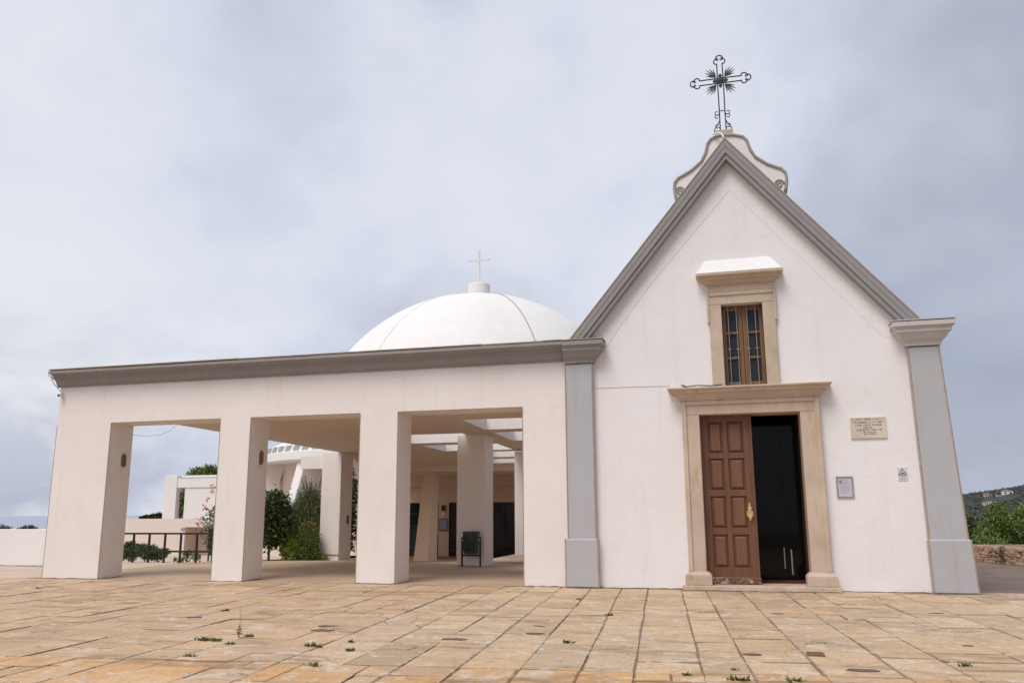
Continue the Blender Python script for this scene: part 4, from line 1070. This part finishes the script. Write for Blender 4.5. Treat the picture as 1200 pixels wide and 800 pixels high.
# shrubs seen through the middle opening
plant('shrub', 'dark glossy round shrub behind the second pillar', 'shrub', -16.45, 10.5, -.15, [(-16.4, 10.5, 1.32, .78, .75, .98)] + clumps_for(-16.42, 10.5, 1.27, .62, .62, .9, 22, 3, .5), 11500, .12, .075, 'leaf_dark', 4, (1.2, .05), br=5, spread=.5)
t = thing('shrub', 'tall feathery grey green shrub left of the rear pillar', 'shrub', (-16.4, 12.6, -.25))
r = random.Random(9); m = MB(); mst = MB()
for k in range(330):
    a = r.uniform(0, 2 * math.pi); rad = r.uniform(0, .35); ln = r.uniform(.9, 2.6); lean = r.uniform(.05, .75)
    b0 = Vector((-16.35 + rad * math.cos(a), 12.6 + rad * math.sin(a), -.2)); e_ = b0 + Vector((math.cos(a) * lean * ln * .55, math.sin(a) * lean * ln * .55, ln * (1 - .18 * lean)))
    md_ = (b0 + e_) / 2 + Vector((0, 0, ln * .1 * lean))
    if k % 4 == 0: mst.tube([b0, md_, e_], .008, 4, r1=.003)
    for q in range(26):
        f_ = r.uniform(.25, 1.0); p = b0 * (1 - f_) ** 2 + md_ * 2 * f_ * (1 - f_) + e_ * f_ * f_
        leaf_quad(m, p, (e_ - md_).normalized() + rv(r) * .8, rv(r), r.uniform(.07, .13), .018)
for q in range(34):      # whip-like sprays to the upper right
    b0 = Vector((-15.9, 12.3, 1.6)); e_ = b0 + Vector((r.uniform(-.3, .85), r.uniform(-.4, .2), r.uniform(.7, 1.35)))
    mst.tube([b0, (b0 + e_) / 2 + Vector((0, 0, .12)), e_], .007, 4, r1=.003)
    for _ in range(22):
        f_ = r.uniform(.3, 1); leaf_quad(m, b0.lerp(e_, f_) + Vector((0, 0, .24 * f_ * (1 - f_))), (e_ - b0).normalized() + rv(r) * .7, rv(r), r.uniform(.06, .12), .016)
for c in clumps_for(-16.05, 12.6, 1.1, .82, .6, 1.2, 34, 19, .5):
    for q in range(420):
        v_ = rv(r); p = Vector((c[0] + v_.x * c[3], c[1] + v_.y * c[4], c[2] + v_.z * c[5])); leaf_quad(m, p, v_ * .6 + rv(r) * .6 + Vector((.1, 0, .9)), rv(r), r.uniform(.10, .2), .028)
mst.build('stem', 'bark', t); m.build('foliage', 'leaf_grey', t)
t = thing('hedge_bush', 'clipped round topped bush with reddish new leaves against the rear pillar', 'bush', (-15.2, 11.0, -.18))
m = MB(); m.tube([(-15.2, 11.0, -.2), (-15.2, 11.0, .5)], .05, 6); m.build('trunk', 'bark', t)
cl = [(-15.2, 11.0, .50, .40, .36, .64), (-15.2, 11.0, .15, .42, .38, .4)]
crown(cl, 7500, .06, .04, 31, .8).build('crown', 'leaf_hedge', t)
crown([(-15.2, 10.98, 1.06, .30, .26, .10)], 420, .05, .03, 32, .6).build('new_leaves', 'leaf_hedge_red', t)
plant('shrub', 'bright yellow green low shrub between dark shrub and clipped bush', 'shrub', -15.95, 10.8, -.18, clumps_for(-15.75, 10.75, .28, .40, .35, .52, 18, 12, .5), 3600, .11, .045, 'leaf_bright', 13, (.3, .02), upb=.6)
for k, (x, y, l) in enumerate(((-17.3, 9.2, 'low green weeds at the foot of the second pillar'), (-14.75, 11.25, 'low weeds along the foot of the rear pillar'), (-16.6, 9.6, 'small green plants under the dark round shrub'))):
    t = thing('ground_plant', l, 'plant', (x, y, floor_z(y)), 'low plants along the portico edge')
    crown(clumps_for(x, y, floor_z(y) + .10, .35, .12, .13, 8, 40 + k, .5), 260, .07, .03, 50 + k, .3, .5).build('foliage', 'leaf_bright', t)
plant('tree', 'dark leafy tree half hidden behind the white rear pillar', 'tree', -15.25, 14.2, -.3, clumps_for(-15.2, 14.2, 1.55, .55, .7, 1.65, 22, 61, .45), 4600, .14, .06, 'leaf_tree_deep', 62, (1.6, .07))
# bougainvillea by the second pillar
bx_, by_ = -16.95, 7.6
t = thing('bougainvillea', 'climbing bush with pink red flowers left of the second pillar', 'bush', (bx_, by_, -.05))
m = MB(); trunk(m, bx_, by_, -.05, 1.3, .03, 77, 5, .5); m.build('trunk', 'bark', t)
cl = clumps_for(bx_ + .12, by_, 1.15, .42, .4, 1.0, 16, 70, .42)
crown(cl, 1600, .075, .045, 71).build('crown', 'leaf_bough', t)
r = random.Random(73); m = MB()
for c in [(-17.23, 7.5, 1.35), (-17.12, 7.5, 1.62), (-17.0, 7.5, 1.95), (-16.9, 7.5, 2.2), (-17.3, 7.45, 1.15), (-17.05, 7.4, 1.7), (-16.85, 7.5, 1.5), (-17.17, 7.5, .9), (-16.8, 7.4, 2.35)]:
    for _ in range(14): leaf_quad(m, Vector(c) + rv(r) * .09, rv(r), rv(r), .07, .055)
stuff(m.build('flowers', 'bract_pink', t))
# low plants behind the railing
for k, (x, l) in enumerate(((-19.75, 'leafy low shrub behind the railing beside the end pillar'), (-19.15, 'leafy low shrub behind the railing, second from the end pillar'), (-18.65, 'smaller low shrub behind the railing, farthest from the end pillar'))):
    t = thing('low_shrub', l, 'shrub', (x, 7.3, -.08), 'low shrubs behind the railing')
    hgt = (.36, .36, .26)[k]
    m = MB(); m.tube([(x, 7.3, -.1), (x, 7.3, hgt)], .02, 5); m.build('stem', 'bark', t)
    crown(clumps_for(x, 7.3, hgt * .7, .42, .3, hgt * .75, 12, 80 + k, .5), 1900, .09, .045, 84 + k, .4, .5).build('crown', 'leaf_bough', t)
for k, (x, y) in enumerate(((-17.25, 6.9), (-16.75, 6.7), (-17.9, 7.2), (-17.6, 7.1))):
    z = -.08; t = thing('seedling', ('leafy seedling under the pink flowering bush', 'leafy seedling beside the second pillar behind the railing', 'tiny weed behind the middle of the railing', 'tiny weed behind the railing left of the flowering bush')[k], 'plant', (x, y, z), 'seedlings behind the railing')
    s_ = (.2, .17, .08, .07)[k]
    crown([(x, y, z + s_, s_ * .8, s_ * .6, s_)], (150, 110, 40, 40)[k], .08, .04, 95 + k, .2, .6).build('foliage', 'leaf_bough', t)
# trees behind the pavilion and beyond
plant('tree', 'broad green tree rising behind the pavilion roof', 'tree', -35.2, 34, -.7, clumps_for(-35.0, 34, 3.75, 2.0, 1.8, 1.0, 26, 101, .42), 7000, .22, .10, 'leaf_tree', 102, (3.5, .2), br=5, spread=1.4)
plant('tree', 'slim dark tree seen through the pavilion frame', 'tree', -37.3, 34, -.7, clumps_for(-37.2, 34, 2.2, .7, .9, 1.2, 12, 104, .45), 1900, .18, .09, 'leaf_tree', 105, (2.2, .08))
for k, (x, y, z, w) in enumerate(((-44.1, 28, .87, .55), (-46.4, 28, .70, .5), (-35.5, 28, 1.33, .2), (-34.85, 28, 1.37, .18), (-34.4, 28, 1.42, .22))):
    l = ('dark bush top showing over the white boundary wall', 'dark bush top at the far left over the boundary wall', 'small spiky treetop left of the pavilion', 'small treetop second left of the pavilion', 'treetop touching the pavilion post')[k]
    zb = terr(x, y)
    plant('tree', l, 'tree', x, y, zb, clumps_for(x, y, z - w * .55, w * 1.5, w, w * .75, 12, 110 + k, .45), 900, .16, .06, 'leaf_tree_deep', 120 + k, (z - w * .5, .08))
# trees on the right behind the rubble wall
TR = [(13.9, 36, .25, 1.5, 1.5, 1.55, 'leaf_tree', 'bushy green tree nearest the right pilaster beyond the rubble wall'), (16.0, 37, .1, 1.7, 1.6, 1.85, 'leaf_tree', 'rounded green tree at the right edge beyond the rubble wall'),
      (15.0, 33, -.55, 1.3, 1.2, 1.1, 'leaf_tree_deep', 'lower dark green tree between the two larger trees beyond the wall'), (18.6, 44, .5, 2.0, 1.8, 1.7, 'leaf_tree', 'tall green tree at the far right edge'), (12.9, 39, -.2, 1.4, 1.4, 1.4, 'leaf_tree_deep', 'dull green tree farther back beside the right pilaster'), (12.2, 31, -.75, 1.3, 1.0, .95, 'leaf_tree', 'low bright bush just behind the rubble wall')]
for k, (x, y, z, rx, ry, rz, mt, l) in enumerate(TR):
    plant('tree', l, 'tree', x, y, terr(x, y), clumps_for(x, y, z, rx, ry, rz, 36, 130 + k, .36), 12500, .14, .08, mt, 140 + k, (z, .13), br=6, spread=.9, group='trees beyond the rubble wall')
# rubble wall
rw2 = thing('rubble_wall', 'low reddish rubble stone wall along the road on the right', 'wall', (6.6, 11, 0))
A, B = Vector((10.6, 0.5)), Vector((4.9, 15.6)); r = random.Random(17)
d = (B - A); Ln = d.length; d /= Ln; nrm = Vector((d.y, -d.x))
m = MB()
for lay in range(6):
    s_ = r.uniform(-.2, 0)
    while s_ < Ln:
        w = r.uniform(.07, .20); h0 = .074 * lay - .01; h1 = h0 + .072 + r.uniform(-.014, .018); dep = .22 + r.uniform(-.02, .03)
        c0 = [A + d * (s_ + .008) - nrm * dep, A + d * (s_ + w - .008) - nrm * dep, A + d * (s_ + w - .008) + nrm * dep, A + d * (s_ + .008) + nrm * dep]
        j = lambda: r.uniform(-.015, .015)
        m.hexa([(p.x + j(), p.y + j(), h0) for p in c0], [(p.x + j(), p.y + j(), h1) for p in c0]); s_ += w
stuff(m.build('stones', 'rubble', rw2, fix=True))
m = MB(); q = [A - nrm * .17, B - nrm * .17, B + nrm * .17, A + nrm * .17]; m.prism_z([(p.x, p.y) for p in reversed(q)], -.1, .43); m.build('core', 'rubble', rw2, fix=True)
t = thing('sapling', 'dark leafy sapling in front of the rubble wall on the right', 'plant', (6.9, 9.45, 0))
m = MB()
r = random.Random(8); ml = MB()
for k in range(5):
    e_ = Vector((6.85 + r.uniform(-.28, .3), 9.4 + r.uniform(-.2, .2), r.uniform(.25, .5))); b0 = Vector((6.88, 9.42, -.03)); m.tube([b0, (b0 + e_) / 2 + Vector((0, 0, .05)), e_], .008, 5, r1=.004)
    for _ in range(10): leaf_quad(ml, b0.lerp(e_, r.uniform(.4, 1.05)) + rv(r) * .04, rv(r) + Vector((0, 0, .2)), rv(r), .085, .05)
m.build('stem', 'bark', t); ml.build('foliage', 'leaf_tree_deep', t)

# ------------------------------------------------------------------ weeds, holes and drain in the paving
WEEDS = [(-5.983, -7.54, 1, 'tuft of weed beside the tall dry stem'), (-6.366, -7.877, 1.2, 'flat weed in the joint left of the tall dry stem'), (-6.2, -7.89, .9, 'flat weed touching the larger flat weed on the left'), (-5.864, -8.108, .7, 'small weed just below the tall dry stem'), (-4.825, -8.071, 1.5, 'bushiest weed in the yellow paving'), (-5.815, -8.947, .8, 'weed at the lower left of the yellow paving'), (-4.233, -9.162, .9, 'weed in the yellow paving below the bushiest weed'), (-4.549, -7.648, .7, 'weed in a grey joint, upper of the close pair'), (-4.295, -8.2, .8, 'weed in a grey joint, lower of the close pair'), (-1.968, -4.416, .9, 'weed midway between chapel front and yellow paving'), (-2.042, -7.126, .9, 'weed in the joint left of the doorway axis'), (-.102, -8.966, 1.2, 'weed at the bottom edge below the chapel door'), (-.564, -8.824, .7, 'weed at the bottom edge left of the chapel door axis'), (-.143, -8.462, .5, 'tiny weed above the bottom edge below the door'), (.392, -8.891, .9, 'weed at the bottom edge right of the door axis'), (-14.128, -2.351, .9, 'lone weed in front of the broad end pillar'), (-7.9, -5.12, 1.1, 'pair of dark weeds in front of the second pillar'), (2.031, -7.732, .7, 'weed in the joint at the lower right'), (-2.798, -2.346, .7, 'thin weed in front of the left pilaster')]
for k, (x, y, s_, l) in enumerate(WEEDS):
    r = random.Random(300 + k); m = MB()
    for _ in range(int(46 * s_)):
        a = r.uniform(0, 2 * math.pi); p = Vector((x + r.gauss(0, .035) * s_, y + r.gauss(0, .012), -.02))
        leaf_quad(m, p, Vector((math.cos(a) * .7, math.sin(a) * .7, r.uniform(.3, 1.1))), rv(r), r.uniform(.03, .08) * s_ ** .5, .022)
    tag(base_origin(m.build('weed', 'grass_blade' if k != 16 else 'leaf_tree_deep'), (x, y, -.02)), l, 'weed', 'weeds in the paving joints')
r = random.Random(4); m = MB(); x, y = -6.04, -7.66
for q in range(3):
    pts = [(x, y, -.03), (x + .01 * q, y, .2), (x + r.uniform(-.03, .04), y + .02, 0.34 + .05 * q)]; m.tube(pts, .0016, 4, r1=.0008)
for q in range(30): leaf_quad(m, Vector((x, y, r.uniform(0, .12))), rv(r), rv(r), .05, .015)
tag(base_origin(m.build('dry_stem', 'stem_dry'), (x, y, 0)), 'tall thin dry weed stem standing in the paving', 'weed')
HOLES = [(-3.417, -7.19, .17), (-2.603, -6.496, .13), (-2.685, -5.818, .09), (.435, -3.751, .09), (.035, -7.515, .10), (1.04, -8.236, .17), (2.68, -3.227, .13), (2.362, -6.405, .07), (-5.476, -6.42, .16), (-5.347, -6.817, .20), (-7.888, -5.929, .14)]
for k, (x, y, s_) in enumerate(HOLES):
    r = random.Random(500 + k); n = 16; m = MB(); off = r.uniform(0, 6)
    s_ *= .8
    pts = [(x + math.cos(2 * math.pi * q / n) * s_ * (1 + .75 * mnoise.noise(Vector((q * .7, k, off)))), y + math.sin(2 * math.pi * q / n) * s_ * .55 * (1 + .75 * mnoise.noise(Vector((q * .7, k + 9, off)))), 0) for q in range(n)]
    m.prism_z([(p[0], p[1]) for p in pts], -.03, .003); m.build('mud_patch', 'mud', plaza)
t = thing('drain_grate', 'small rusty square drain cover set in the paving below the door', 'drain', (.68, -7.4, 0))
m = MB(); m.box(.585, .765, -7.52, -7.28, -.03, .008); m.build('frame', 'rust', t)
m = MB()
for q in range(5): m.box(.60, .75, -7.505 + q * .046, -7.475 + q * .046, .008, .014)
m.build('slat', 'rust', t)
